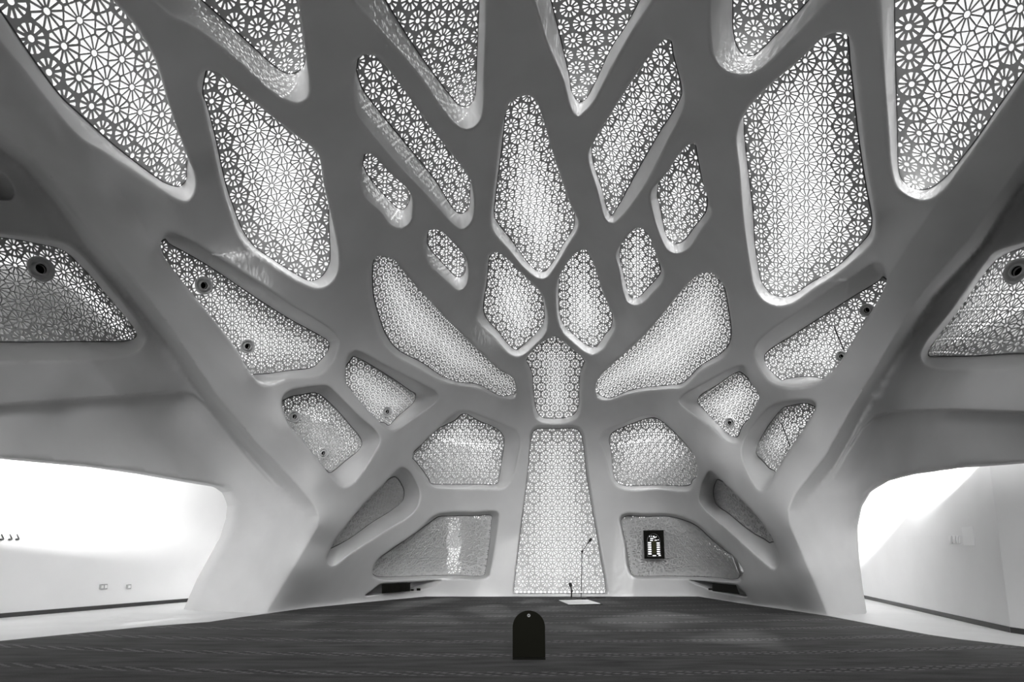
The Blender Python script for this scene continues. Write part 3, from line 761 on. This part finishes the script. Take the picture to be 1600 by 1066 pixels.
# ------------------------------------------------------------------ side corridors
ZC = 3.85
def lerpY(path, Y):
    ys = [p[1] for p in path]; return float(np.interp(Y, ys, [p[0] for p in path]))
WL = [tuple(floor_pt(0, 966)[:2]), tuple(floor_pt(307, 939.5)[:2])]
dl = np.array(WL[1]) - np.array(WL[0])
WL = [(-13.4, -7.0), (-13.4, 8.3), WL[0], tuple(np.array(WL[1]) + dl * .45)]
r1, r2, r3 = floor_pt(1353, 936)[:2], floor_pt(1580, 989)[:2], floor_pt(1640, 998)[:2]
dr = r1 - r2
WR = [(12.5, -7.0), tuple(r3 + (r3 - r2) * 2.0), tuple(r2), tuple(r1 + dr * .2)]
WR[0] = (WR[1][0] + 1.5, -7.0)
for sgn, path, nm in ((-1, WL, 'wall_corridor_left'), (1, WR, 'wall_corridor_right')):
    vs, fs = [], []
    for a, b in zip(path, path[1:]):
        st = len(vs); vs += [(a[0], a[1], 0), (b[0], b[1], 0), (b[0], b[1], ZC), (a[0], a[1], ZC)]; fs.append((st, st + 1, st + 2, st + 3))
    ye = path[-1][1]; xin = -6.6 if sgn < 0 else 7.4
    st = len(vs); vs += [(path[-1][0], ye, 0), (xin, ye, 0), (xin, ye, ZC), (path[-1][0], ye, ZC)]; fs.append((st, st + 1, st + 2, st + 3))
    # inner side behind the leg
    for pa, pb in PORTAL[sgn]:
        if max(pa[2], pb[2]) < 3.0 and min(pa[1], pb[1]) > (15.0 if sgn < 0 else 14.3) and min(pa[2], pb[2]) < 2.9:
            st = len(vs); vs += [pa, pb, (xin + sgn * .8, ye, pb[2]), (xin + sgn * .8, ye, pa[2])]; fs.append((st, st + 1, st + 2, st + 3))
    make_obj(nm, vs, fs, M['wallpaint'], kind='structure')
    vs, fs = [], []
    top = [(pa, pb) for pa, pb in PORTAL[sgn] if max(pa[2], pb[2]) >= 2.2 and pa[1] < 15.9]
    for pa, pb in top:
        st = len(vs); up = np.array([0, 0, .25])
        oa = np.array([lerpY(path, pa[1]), pa[1], ZC]); ob = np.array([lerpY(path, pb[1]), pb[1], ZC])
        va, vb = np.array([pa[0], pa[1], max(pa[2], ZC)]), np.array([pb[0], pb[1], max(pb[2], ZC)])
        vs += [pa, pb, vb, va, ob, oa]; fs += [(st, st + 1, st + 2, st + 3), (st + 3, st + 2, st + 4, st + 5)]
    # run on behind the leg and towards the hall behind the camera
    far = max((p for q in top for p in q), key=lambda p: p[1]); near = min((p for q in top for p in q), key=lambda p: p[1])
    st = len(vs)
    vs += [(far[0], far[1], ZC), (lerpY(path, far[1]), far[1], ZC), (path[-1][0] + sgn * .1, ye, ZC), (xin + sgn * .8, ye, ZC), (far[0], far[1], far[2]), (xin + sgn * .8, ye, far[2])]; fs += [(st, st + 1, st + 2, st + 3), (st, st + 3, st + 5, st + 4)]
    st = len(vs)
    vs += [(near[0], near[1], ZC), (lerpY(path, near[1]), near[1], ZC), (lerpY(path, 8.0), 8.0, ZC), (near[0], 8.0, ZC), (path[0][0], -7, ZC), (near[0], -7, ZC), (near[0], near[1], near[2]), (near[0], -7, near[2])]
    fs += [(st, st + 1, st + 2, st + 3), (st + 3, st + 2, st + 4, st + 5), (st, st + 5, st + 7, st + 6)]
    make_obj('ceiling_corridor_left' if sgn < 0 else 'ceiling_corridor_right', vs, fs, M['wallpaint'], kind='structure')
    # skirting
    vs, fs = [], []
    for a, b in zip(path, path[1:]):
        a = np.array(a); b = np.array(b); t = (b - a) / np.linalg.norm(b - a); nn = np.array([-t[1], t[0]]) * sgn * .015
        st = len(vs)
        for p in (a, b):
            q = p + nn; vs += [(p[0], p[1], 0.0), (q[0], q[1], 0.0), (q[0], q[1], .10), (p[0], p[1], .10)]
        fs += [(st + 1, st + 5, st + 6, st + 2), (st + 2, st + 6, st + 7, st + 3)]
    make_obj('baseboard_left' if sgn < 0 else 'baseboard_right', vs, fs, M['skirting'], kind='structure')

def cove(p0, p1, aim, power, label, lip=.14):
    """a run of wall-washing light hidden behind the fascia: lamp, housing with a lip that cuts the light off below"""
    p0 = np.array(p0, float); p1 = np.array(p1, float); mid = (p0 + p1) / 2; L = np.linalg.norm(p1 - p0)
    ax = (p1 - p0) / L; aim = np.array(aim, float); aim -= ax * (aim @ ax); aim /= np.linalg.norm(aim)
    e = empty('cove_light', mid, label, 'light')
    def part(nm, off0, off1, z0, z1, m):
        bm = bmesh.new()
        R = Matrix((tuple(ax), tuple(aim), (0, 0, 1))).transposed()
        bm_box(bm, (0, 0, 0), (L, off1 - off0, z1 - z0))
        bmesh.ops.transform(bm, matrix=R.to_4x4(), verts=bm.verts)
        bmesh.ops.translate(bm, vec=tuple(aim * (off0 + off1) / 2 + np.array([0, 0, (z0 + z1) / 2])), verts=bm.verts)
        bm_obj(nm, bm, m, parent=e)
    part('housing', -.10, lip, -.16, -.12, M['plaster'])
    part('diffuser', -.08, -.04, -.06, .04, M['lamp'])
    ld = bpy.data.lights.new('cove_lamp', 'AREA'); ld.shape = 'RECTANGLE'; ld.size = L; ld.size_y = .06; ld.energy = power
    lo = bpy.data.objects.new('cove_lamp', ld); COL.objects.link(lo); lo.parent = e
    z = -aim; x = ax; y = np.cross(z, x)
    lo.matrix_local = Matrix.LocRotScale(Vector(tuple(aim * .0)), Matrix((tuple(x), tuple(y), tuple(z))).transposed().to_quaternion(), None)
for sgn, y0, y1, pw, lab in ((-1, 15.2, 11.3, 760, 'hidden wall-washing light behind the left fascia'), (1, 14.2, 8.9, 1050, 'hidden wall-washing light behind the right fascia')):
    tp = sorted([q for pr in PORTAL[sgn] for q in pr if q[2] > 2.7], key=lambda q: q[1])
    fx = lambda Y: float(np.interp(Y, [q[1] for q in tp], [q[0] for q in tp]))
    p0 = np.array([fx(y0) + sgn * .16, y0, 3.64]); p1 = np.array([fx(y1) + sgn * .16, y1, 3.64])
    tdir = (p1 - p0) / np.linalg.norm(p1 - p0); aim = np.array([-tdir[1], tdir[0], 0]); aim *= np.sign(aim[0]) * sgn
    cove(p0, p1, aim, pw, lab, .15 if sgn < 0 else .115)
    if sgn > 0: cove((8.85, 16.4, 3.64), (8.6, 20.6, 3.64), (1, .06, 0), 1500, 'hidden wall-washing light behind the right leg')
    print('fascia', sgn, [tuple(np.round(q, 2)) for q in tp[::8]])

# ------------------------------------------------------------------ prayer carpet
cm = bpy.data.materials.new('prayer_carpet'); cm.use_nodes = True
nt = cm.node_tree; nb = nt.nodes['Principled BSDF']; nb.inputs['Roughness'].default_value = 0.95; nb.inputs['Specular IOR Level'].default_value = 0.05
def N_(t, **k):
    n = nt.nodes.new(t)
    for a, v in k.items(): setattr(n, a, v)
    return n
def math_(op, a, b=None, c=None):
    n = N_('ShaderNodeMath', operation=op)
    for i, v in enumerate((a, b, c)):
        if v is None: continue
        if isinstance(v, (int, float)): n.inputs[i].default_value = v
        else: nt.links.new(v, n.inputs[i])
    return n.outputs[0]
tc = N_('ShaderNodeTexCoord'); sx = N_('ShaderNodeSeparateXYZ'); nt.links.new(tc.outputs['Object'], sx.inputs[0])
X_, Y_ = sx.outputs[0], sx.outputs[1]
row = math_('SUBTRACT', Y_, math_('MULTIPLY', math_('MULTIPLY', X_, X_), .0155))
rr = math_('DIVIDE', math_('SUBTRACT', row, 7.86 - .70 + 14), 1.40)
fr = math_('SUBTRACT', math_('FRACT', rr), .5)                          # -0.5 .. 0.5 across a row, 0 on the border
ab = math_('ABSOLUTE', fr)
band = math_('LESS_THAN', ab, .085)
edge = math_('MULTIPLY', math_('GREATER_THAN', ab, .085), math_('LESS_THAN', ab, .10))
dg = math_('FRACT', math_('MULTIPLY', math_('ADD', X_, math_('MULTIPLY', fr, 2.6)), 3.1))
dg2 = math_('FRACT', math_('MULTIPLY', math_('SUBTRACT', X_, math_('MULTIPLY', fr, 1.7)), 6.2))
marks = math_('MULTIPLY', math_('GREATER_THAN', dg, .62), math_('GREATER_THAN', dg2, .35))
nz = N_('ShaderNodeTexNoise'); nz.inputs['Scale'].default_value = 1.0; nz.inputs['Detail'].default_value = 6
mp = N_('ShaderNodeMapping'); mp.inputs['Scale'].default_value = (1.2, 5.0, 1); nt.links.new(tc.outputs['Object'], mp.inputs[0]); nt.links.new(mp.outputs[0], nz.inputs['Vector'])
nz2 = N_('ShaderNodeTexNoise'); nz2.inputs['Scale'].default_value = 60.0; nt.links.new(tc.outputs['Object'], nz2.inputs['Vector'])
base = math_('ADD', .060, math_('MULTIPLY', math_('SUBTRACT', nz.outputs[0], .5), .09))
base = math_('ADD', base, math_('MULTIPLY', math_('SUBTRACT', nz2.outputs[0], .5), .03))
val = math_('ADD', base, math_('MULTIPLY', band, math_('ADD', -.004, math_('MULTIPLY', marks, .09))))
val = math_('ADD', val, math_('MULTIPLY', edge, .035))
val = math_('MAXIMUM', val, .008)
cr = N_('ShaderNodeCombineColor')
for i in range(3): nt.links.new(val, cr.inputs[i])
nt.links.new(cr.outputs[0], nb.inputs['Base Color'])
bp = N_('ShaderNodeBump'); bp.inputs['Strength'].default_value = .3; bp.inputs['Distance'].default_value = .01
nt.links.new(nz2.outputs[0], bp.inputs['Height']); nt.links.new(bp.outputs[0], nb.inputs['Normal'])
cp = [(-60,1010),(0,1003),(110,992),(232,980),(326,973),(376,965.5),(416,960),(480,951),(560,943),(612,938),(665,933),(800,933),(950,933),(1092,933),(1160,944),(1230,954),(1294,963.5),(1354,975),(1451,993),(1498,1000),(1600,1012),(1660,1020)]
pl = [floor_pt(x, y) for x, y in cp]; pl = [(p[0], p[1]) for p in pl] + [(8.0, -5.5), (-9.0, -5.5)]
n = len(pl); vs = [(x, y, .012) for x, y in pl] + [(x, y, .001) for x, y in pl]
me_f = [tuple(range(n))] + [(i, n + i, n + (i + 1) % n, (i + 1) % n) for i in range(n)]
make_obj('prayer_carpet', vs, me_f, cm, label='dark grey prayer carpet with pale patterned row borders covering the hall floor', cat='carpet')
CZ = .012

# ------------------------------------------------------------------ arched board standing on the carpet
def prism(name, outline, y0, y1, m, parent, hole=None, **k):
    """extrude an (x, z) outline between two depths"""
    bm = bmesh.new()
    n = len(outline)
    a = [bm.verts.new((x, y0, z)) for x, z in outline]; b = [bm.verts.new((x, y1, z)) for x, z in outline]
    for i in range(n): bm.faces.new((a[i], a[(i + 1) % n], b[(i + 1) % n], b[i]))
    bm.faces.new(a[::-1]); bm.faces.new(b)
    bmesh.ops.recalc_face_normals(bm, faces=bm.faces)
    return bm_obj(name, bm, m, parent=parent, **k)
def arch(w, h, n=24):
    r = w / 2
    return [(-r, 0), (r, 0)] + [(r * math.cos(a), h - r + r * math.sin(a)) for a in np.linspace(0, math.pi, n)]
bp_ = floor_pt(826.5, 1030, CZ)
sc_ = bp_[1] / ray(826.5, 1030)[1] / F_PX
e = empty('prayer_barrier', bp_, 'black round-topped board standing on the dark carpet in front of the camera', 'board')
W_, H_ = 51 * sc_, 73.5 * sc_
# panel with a true round hole near its top
bm = bmesh.new()
out = arch(W_, H_, 40); hc = (0, H_ - 7.5 * sc_); hr = 2.6 * sc_
hole = [(hc[0] + hr * math.cos(a), hc[1] + hr * math.sin(a)) for a in np.linspace(0, 2 * math.pi, 20, endpoint=False)]
pts = [Vector(p) for p in out] + [Vector(p) for p in hole]
ed = [(i, (i + 1) % len(out)) for i in range(len(out))] + [(len(out) + i, len(out) + (i + 1) % 20) for i in range(20)]
v2, _, f2, *_r = delaunay_2d_cdt(pts, ed, [], 0, 1e-6)
P2b = np.array([tuple(v) for v in v2]); f2 = [f for f in f2 if len(f) == 3]
cc_ = np.array([P2b[list(f)].mean(0) for f in f2])
kp = in_poly(cc_, np.array(out)) & ~in_poly(cc_, np.array(hole))
va = [bm.verts.new((p[0], -.012, p[1])) for p in P2b]
fa = [bm.faces.new([va[i] for i in f]) for f, q in zip(f2, kp) if q]
ex = bmesh.ops.extrude_face_region(bm, geom=fa); bmesh.ops.translate(bm, vec=(0, .024, 0), verts=[g for g in ex['geom'] if isinstance(g, bmesh.types.BMVert)])
bmesh.ops.recalc_face_normals(bm, faces=bm.faces)
bm_obj('panel', bm, M['board'], parent=e)
bm = bmesh.new(); bm_box(bm, (0, 0, .012), (W_ * 1.0, .16, .024), bevel=.004); bm_obj('foot', bm, M['black'], parent=e)
bm = bmesh.new(); bm_lathe(bm, [(hr * .95, -.004), (hr * .95, .004), (hr * .55, .006), (hr * .5, -.004)], 20)
bmesh.ops.rotate(bm, cent=(0, 0, 0), matrix=Matrix.Rotation(math.pi / 2, 3, 'X'), verts=bm.verts); bmesh.ops.translate(bm, vec=(0, -.011, hc[1]), verts=bm.verts)
bm_obj('grommet', bm, M['hole'], parent=e, label='pale round grommet')

# ------------------------------------------------------------------ digital prayer clock on the right screen
d = SCREEN['e']
pc = on_plane(1021.5, 851, d['o'] - d['n'] * .16, d['n'])
s_ = pc[1] / ray(1021.5, 851)[1] / F_PX
yaw = math.atan2(-d['n'][0], d['n'][1]) * .5
e = empty('prayer_clock', pc, 'black framed digital prayer clock with lit rows under an arch, on the lower right screen', 'clock')
e.rotation_euler = (0, 0, yaw)
bm = bmesh.new(); bm_box(bm, (0, .02, 0), (32 * s_, .05, 44 * s_), bevel=.006); bm_obj('case', bm, M['black'], parent=e)
def boxp(nm, cxp, cyp, w, h, m, dep=.012, y=-.008, lab=None):
    bm = bmesh.new(); bm_box(bm, (cxp * s_, y, -cyp * s_), (w * (.84 if nm == 'lit_segment' else 1) * s_, dep, h * (.8 if nm == 'lit_segment' else 1) * s_)); return bm_obj(nm, bm, m, parent=e, label=lab)
# arch line
ar = [(-10.2, 18.5), (-10.2, -5)] + [(-10.2 * math.cos(a), -5 - 11.5 * math.sin(a)) for a in np.linspace(.1, math.pi - .1, 18)] + [(10.2, -5), (10.6, 18.5), (-10.2, 18.5)]
bm = bmesh.new(); bm_tube(bm, [(x * s_, -.008, -y * s_) for x, y in ar], .45 * s_, 6); bm_obj('arch_trim', bm, M['grey'], parent=e, label='thin grey arch outline')
boxp('centre_panel', 0.6, 4.5, 6.2, 19, M['olive'], lab='dark olive centre strip')
for (x, y, w, h) in [(-6, -12.6, 1.6, 1.8), (-2.8, -12.6, 1.6, 1.8), (.6, -12.2, 2.6, 2.6), (4.2, -11.6, 1.8, 1.6), (-2.6, -9.2, 6, 1.8), (2.2, -10.4, 2.2, 1.6), (-3.2, -6.2, 5, 1.8), (3.6, -6.4, 4.4, 1.6), (7.6, -7, 1.6, 1.4)] +         [(-6.6, -2.6 + 3.4 * i, 6.0, 2.5) for i in range(6)] + [(7.2, -2.2 + 3.3 * i, 5.6, 2.3) for i in range(6)] + [(.4, 17.2, 6.4, 1.8), (9, 17, 4.6, 1.8)]:
    boxp('lit_segment', x, y, w, h, M['led'])

# ------------------------------------------------------------------ microphones, mat and cable by the niche
def stand(px, py, pts_px, base_r, label, mic, rad):
    p = floor_pt(px, py, CZ); Y = p[1]
    e = empty('microphone_stand', p, label, 'microphone stand')
    bm = bmesh.new(); bm_lathe(bm, [(0.001, 0), (base_r, 0), (base_r, .018), (base_r * .3, .03), (.02, .05), (.001, .05)], 24); bm_obj('base', bm, M['dark'], parent=e)
    q = [at_Y(x, y, Y) - p for x, y in pts_px]; q[0] = np.array([0, 0, .03])
    bm = bmesh.new(); bm_tube(bm, q[:2], rad, 8); bm_obj('pole', bm, M['dark'], parent=e)
    bm = bmesh.new(); bm_tube(bm, q[1:], rad * .9, 8); bm_obj('boom', bm, M['dark'], parent=e)
    for c in q[1:2]:
        bm = bmesh.new(); bmesh.ops.create_uvsphere(bm, u_segments=12, v_segments=8, radius=.04); bmesh.ops.translate(bm, vec=tuple(c), verts=bm.verts); bm_obj('clutch', bm, M['dark'], parent=e)
    dv = (q[-1] - q[-2]); dv /= np.linalg.norm(dv)
    bm = bmesh.new(); bm_tube(bm, [q[-1] - dv * .08, q[-1], q[-1] + dv * .03, q[-1] + dv * .1, q[-1] + dv * .13], [.018, .022, mic, mic, mic * .5], 10); bm_obj('microphone', bm, M['dark'], parent=e)
stand(908, 935, [(908, 935), (909.5, 862), (920.5, 846.5)], .17, 'tall thin boom microphone stand before the tall niche screen', .045, .012)
stand(892.5, 936.5, [(892.5, 936.5), (893.5, 924), (892, 917.5)], .16, 'short microphone stand left of the tall one on the carpet', .05, .022)
q = [floor_pt(x, y, CZ) for x, y in [(873, 939), (918, 938.2), (938, 944.3), (888, 945.2)]]
qb = [floor_pt(x, y, CZ) for x, y in [(873.5, 938.9), (919, 938.0), (942, 945.2), (889, 946.0)]]
def slab(nm, q, z0, z1, m, parent=None, **k):
    n = len(q); vs = [(p[0], p[1], z0) for p in q] + [(p[0], p[1], z1) for p in q]
    return make_obj(nm, vs, [tuple(range(n, 2 * n)), tuple(range(n))[::-1]] + [(i, (i + 1) % n, n + (i + 1) % n, n + i) for i in range(n)], m, parent, **k)
o = slab('prayer_mat', q, CZ + .008, CZ + .02, M['cloth'], label='small white mat lying on the carpet before the microphone stands', cat='mat')
slab('border', qb, CZ + .001, CZ + .008, M['black'], parent=o, label='black underside edge')
bm = bmesh.new()
bm_tube(bm, [floor_pt(x, y, CZ + .014) for x, y in catmull([(909, 936.2), (918, 936.6), (924, 935), (930, 933.9), (937, 933.6), (947, 933.3), (936, 934.1), (927, 933.7), (916, 933.4)], 40, closed=False)[:, :2]], .014, 6)
bm_obj('microphone_cable', bm, M['dark'], label='black cable looping on the carpet right of the microphone stands', cat='cable')

# ------------------------------------------------------------------ black panelled cabinets in the two floor niches
def cabinet(k, corners, label, bits):
    d = SCREEN[k]; p0 = d['loop'].mean(0)
    P = [on_plane(x, y, d['o'] - d['n'] * .47, d['n']) for x, y in corners]                            # tl, tr, br, bl
    e = empty('black_cabinet', P[3], label, 'cabinet', 'black cabinets in the floor niches')
    th = np.array([0, .10, 0])
    def quadbox(nm, q, m, th):
        vs = [a - P[3] for a in q] + [a + th - P[3] for a in q]
        make_obj(nm, vs, [(0, 1, 2, 3), (7, 6, 5, 4), (0, 4, 5, 1), (1, 5, 6, 2), (2, 6, 7, 3), (3, 7, 4, 0)], m, parent=e)
    quadbox('body', P, M['black'], th)
    for i in range(5):
        u0, u1 = (i + .06) / 5, (i + .94) / 5
        top = lambda u: P[0] + (P[1] - P[0]) * u
        bot = lambda u: P[3] + (P[2] - P[3]) * u
        f = np.array([0, -.02, 0])
        quadbox('door', [top(u0) * .98 + bot(u0) * .02 + f, top(u1) * .98 + bot(u1) * .02 + f, bot(u1) * .98 + top(u1) * .02 + f, bot(u0) * .98 + top(u0) * .02 + f], M['black'], np.array([0, .018, 0]))
    for j, (x0, y0, x1, y1, lab) in enumerate(bits):
        q = [on_plane(x, y, d['o'] - d['n'] * .45, d['n']) for x, y in ((x0, y0), (x1, y0), (x1, y1), (x0, y1))]
        vs = q + [a + np.array([0, .08, 0]) for a in q]
        make_obj('small_black_box', vs, [(0, 1, 2, 3), (7, 6, 5, 4), (0, 4, 5, 1), (1, 5, 6, 2), (2, 6, 7, 3), (3, 7, 4, 0)], M['black'], label=lab, cat='box')
cabinet('n1', [(596.5, 913.5), (640.5, 911), (640.5, 924), (596.5, 927.5)], 'black panelled cabinet in the left floor niche',
        [(641.5, 921, 646, 923.6, 'tiny black box right beside the cabinet in the left floor niche'), (651, 919.6, 656.5, 923.2, 'tiny black box standing apart, at the right end of the left floor niche')])
cabinet('n2', [(1114.5, 911.5), (1150, 914.5), (1156, 929), (1114.5, 924)], 'black panelled cabinet in the right floor niche',
        [(1108, 919.5, 1113.5, 922.6, 'tiny black box left of the cabinet in the right floor niche')])

# ------------------------------------------------------------------ round air nozzles on the side screens
def nozzle(k, px, py, rpx, label):
    d = SCREEN[k]; n = d['n']
    t = ray_hit(k, px, py)
    p = CAM + t * ray(px, py); R = rpx * t / F_PX
    e = empty('air_nozzle', p - n * .02, label, 'air nozzle', 'round air nozzles on the screens')
    look = (CAM - p) / np.linalg.norm(CAM - p)
    ax = (-n) * .6 + look * .4
    e.rotation_euler = Vector(tuple(ax)).to_track_quat('Z', 'Y').to_euler()
    bm = bmesh.new(); bm_lathe(bm, [(R, -.05), (R, .02), (R * .96, .05), (R * .86, .06), (R * .76, .045), (R * .72, .0), (R * .55, -.03), (R * .52, .06), (R * .46, .075), (R * .40, .06), (R * .36, -.06)], 36)
    bm_obj('flange', bm, M['nozzle'], parent=e, smooth=True)
    bm = bmesh.new(); bm_lathe(bm, [(R * .38, .03), (R * .36, -.16), (.001, -.165)], 28)
    bm_obj('throat', bm, M['black'], parent=e, smooth=True, label='dark open throat')
for q in NOZ: nozzle(*q)
def wire(k, pts, label):
    d = SCREEN[k]; bm = bmesh.new()
    bm_tube(bm, [on_plane(x, y, d['o'] - d['n'] * .20, d['n']) for x, y in pts], .014, 6)
    bm_obj('hanging_wire', bm, M['dark'], label=label, cat='wire')
wire('g', [(1303, 509), (1306, 518), (1311, 529), (1318, 546)], 'thin dark wire hanging on the right wedge screen')
wire('i', [(1221, 662), (1225, 672), (1229, 682), (1234, 697)], 'thin dark wire hanging on the grey right screen')

# ------------------------------------------------------------------ small fittings on the corridor walls
def wall_frame(path, i):
    a, b = np.array(path[i]), np.array(path[i + 1]); t = np.array([b[0] - a[0], b[1] - a[1], 0]); t /= np.linalg.norm(t)
    return np.array([a[0], a[1], 0]), t
def plate(nm, path, i, sgn, x0, y0, x1, y1, dep, m, label, cat, group=None, inner=None):
    p0, t = wall_frame(path, i); n = np.array([-t[1], t[0], 0]) * sgn          # towards the room
    a = on_plane(x0, (y0 + y1) / 2, p0, n); b = on_plane(x1, (y0 + y1) / 2, p0, n)
    c = on_plane((x0 + x1) / 2, y0, p0, n); dn = on_plane((x0 + x1) / 2, y1, p0, n)
    ctr = (a + b) / 2; w = np.linalg.norm(b - a); h = abs(c[2] - dn[2])
    e = empty(nm, ctr, label, cat, group)
    e.rotation_euler = (0, 0, math.atan2(t[1], t[0]))
    s = 1 if np.dot(np.array([-t[1], t[0], 0]), n) > 0 else -1
    bm = bmesh.new(); bm_box(bm, (0, s * dep / 2, 0), (w, dep, h), bevel=min(.006, dep * .3)); bm_obj('plate', bm, m, parent=e)
    if inner:
        for (u, v, ww, hh, mm, nm2) in inner:
            bm = bmesh.new(); bm_box(bm, (u * w, s * (dep + .004), v * h), (ww * w, .012, hh * h)); bm_obj(nm2, bm, mm, parent=e)
plate('wall_socket', WL, 2, -1, 155, 913, 166, 921, .05, M['hole'], 'double socket plate low on the left corridor wall', 'socket', None, [(-.25, 0, .3, .6, M['white'], 'outlet'), (.25, 0, .3, .6, M['white'], 'outlet')])
plate('wall_socket', WL, 2, -1, 197, 913.5, 203, 920.5, .05, M['hole'], 'single socket plate right of the double one on the left corridor wall', 'socket', None, [(0, 0, .6, .6, M['white'], 'outlet')])
for x, lab in ((1, 'leftmost of three small dark L-shaped stand-ins for plate shadows on the bright left corridor wall'), (14, 'middle of three small dark L-shaped stand-ins for plate shadows on the bright left corridor wall'), (25, 'rightmost of three small dark L-shaped stand-ins for plate shadows on the bright left corridor wall')):
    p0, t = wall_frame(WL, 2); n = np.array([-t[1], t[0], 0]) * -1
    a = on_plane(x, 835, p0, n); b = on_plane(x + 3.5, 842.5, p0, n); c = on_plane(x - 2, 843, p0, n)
    e = empty('plate_shade', a, lab, 'shade_mark', 'shade marks on the left corridor wall')  # dark L bars stand in for the shade of small wall plates
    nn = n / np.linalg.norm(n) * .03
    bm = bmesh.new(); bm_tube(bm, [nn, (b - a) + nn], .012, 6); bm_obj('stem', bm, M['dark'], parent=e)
    bm = bmesh.new(); bm_tube(bm, [(b - a) + nn, (c - a) + nn], .018, 6); bm_obj('shade_tip', bm, M['dark'], parent=e)
for x, lab in ((1485, 'leftmost of three white switch plates on the right corridor wall'), (1491, 'middle of three white switch plates on the right corridor wall'), (1496.5, 'rightmost of three white switch plates, nearest the paper notice')):
    plate('light_switch', WR, 2, 1, x, 837.5, x + 4.2, 849.5, .03, M['white'], lab, 'switch', 'switch plates on the right corridor wall', [(0, 0, .5, .5, M['paper'], 'rocker')])
plate('paper_notice', WR, 2, 1, 1504.5, 823.5, 1522, 853, .008, M['paper'], 'white paper notice beside the switch plates on the right corridor wall', 'notice')
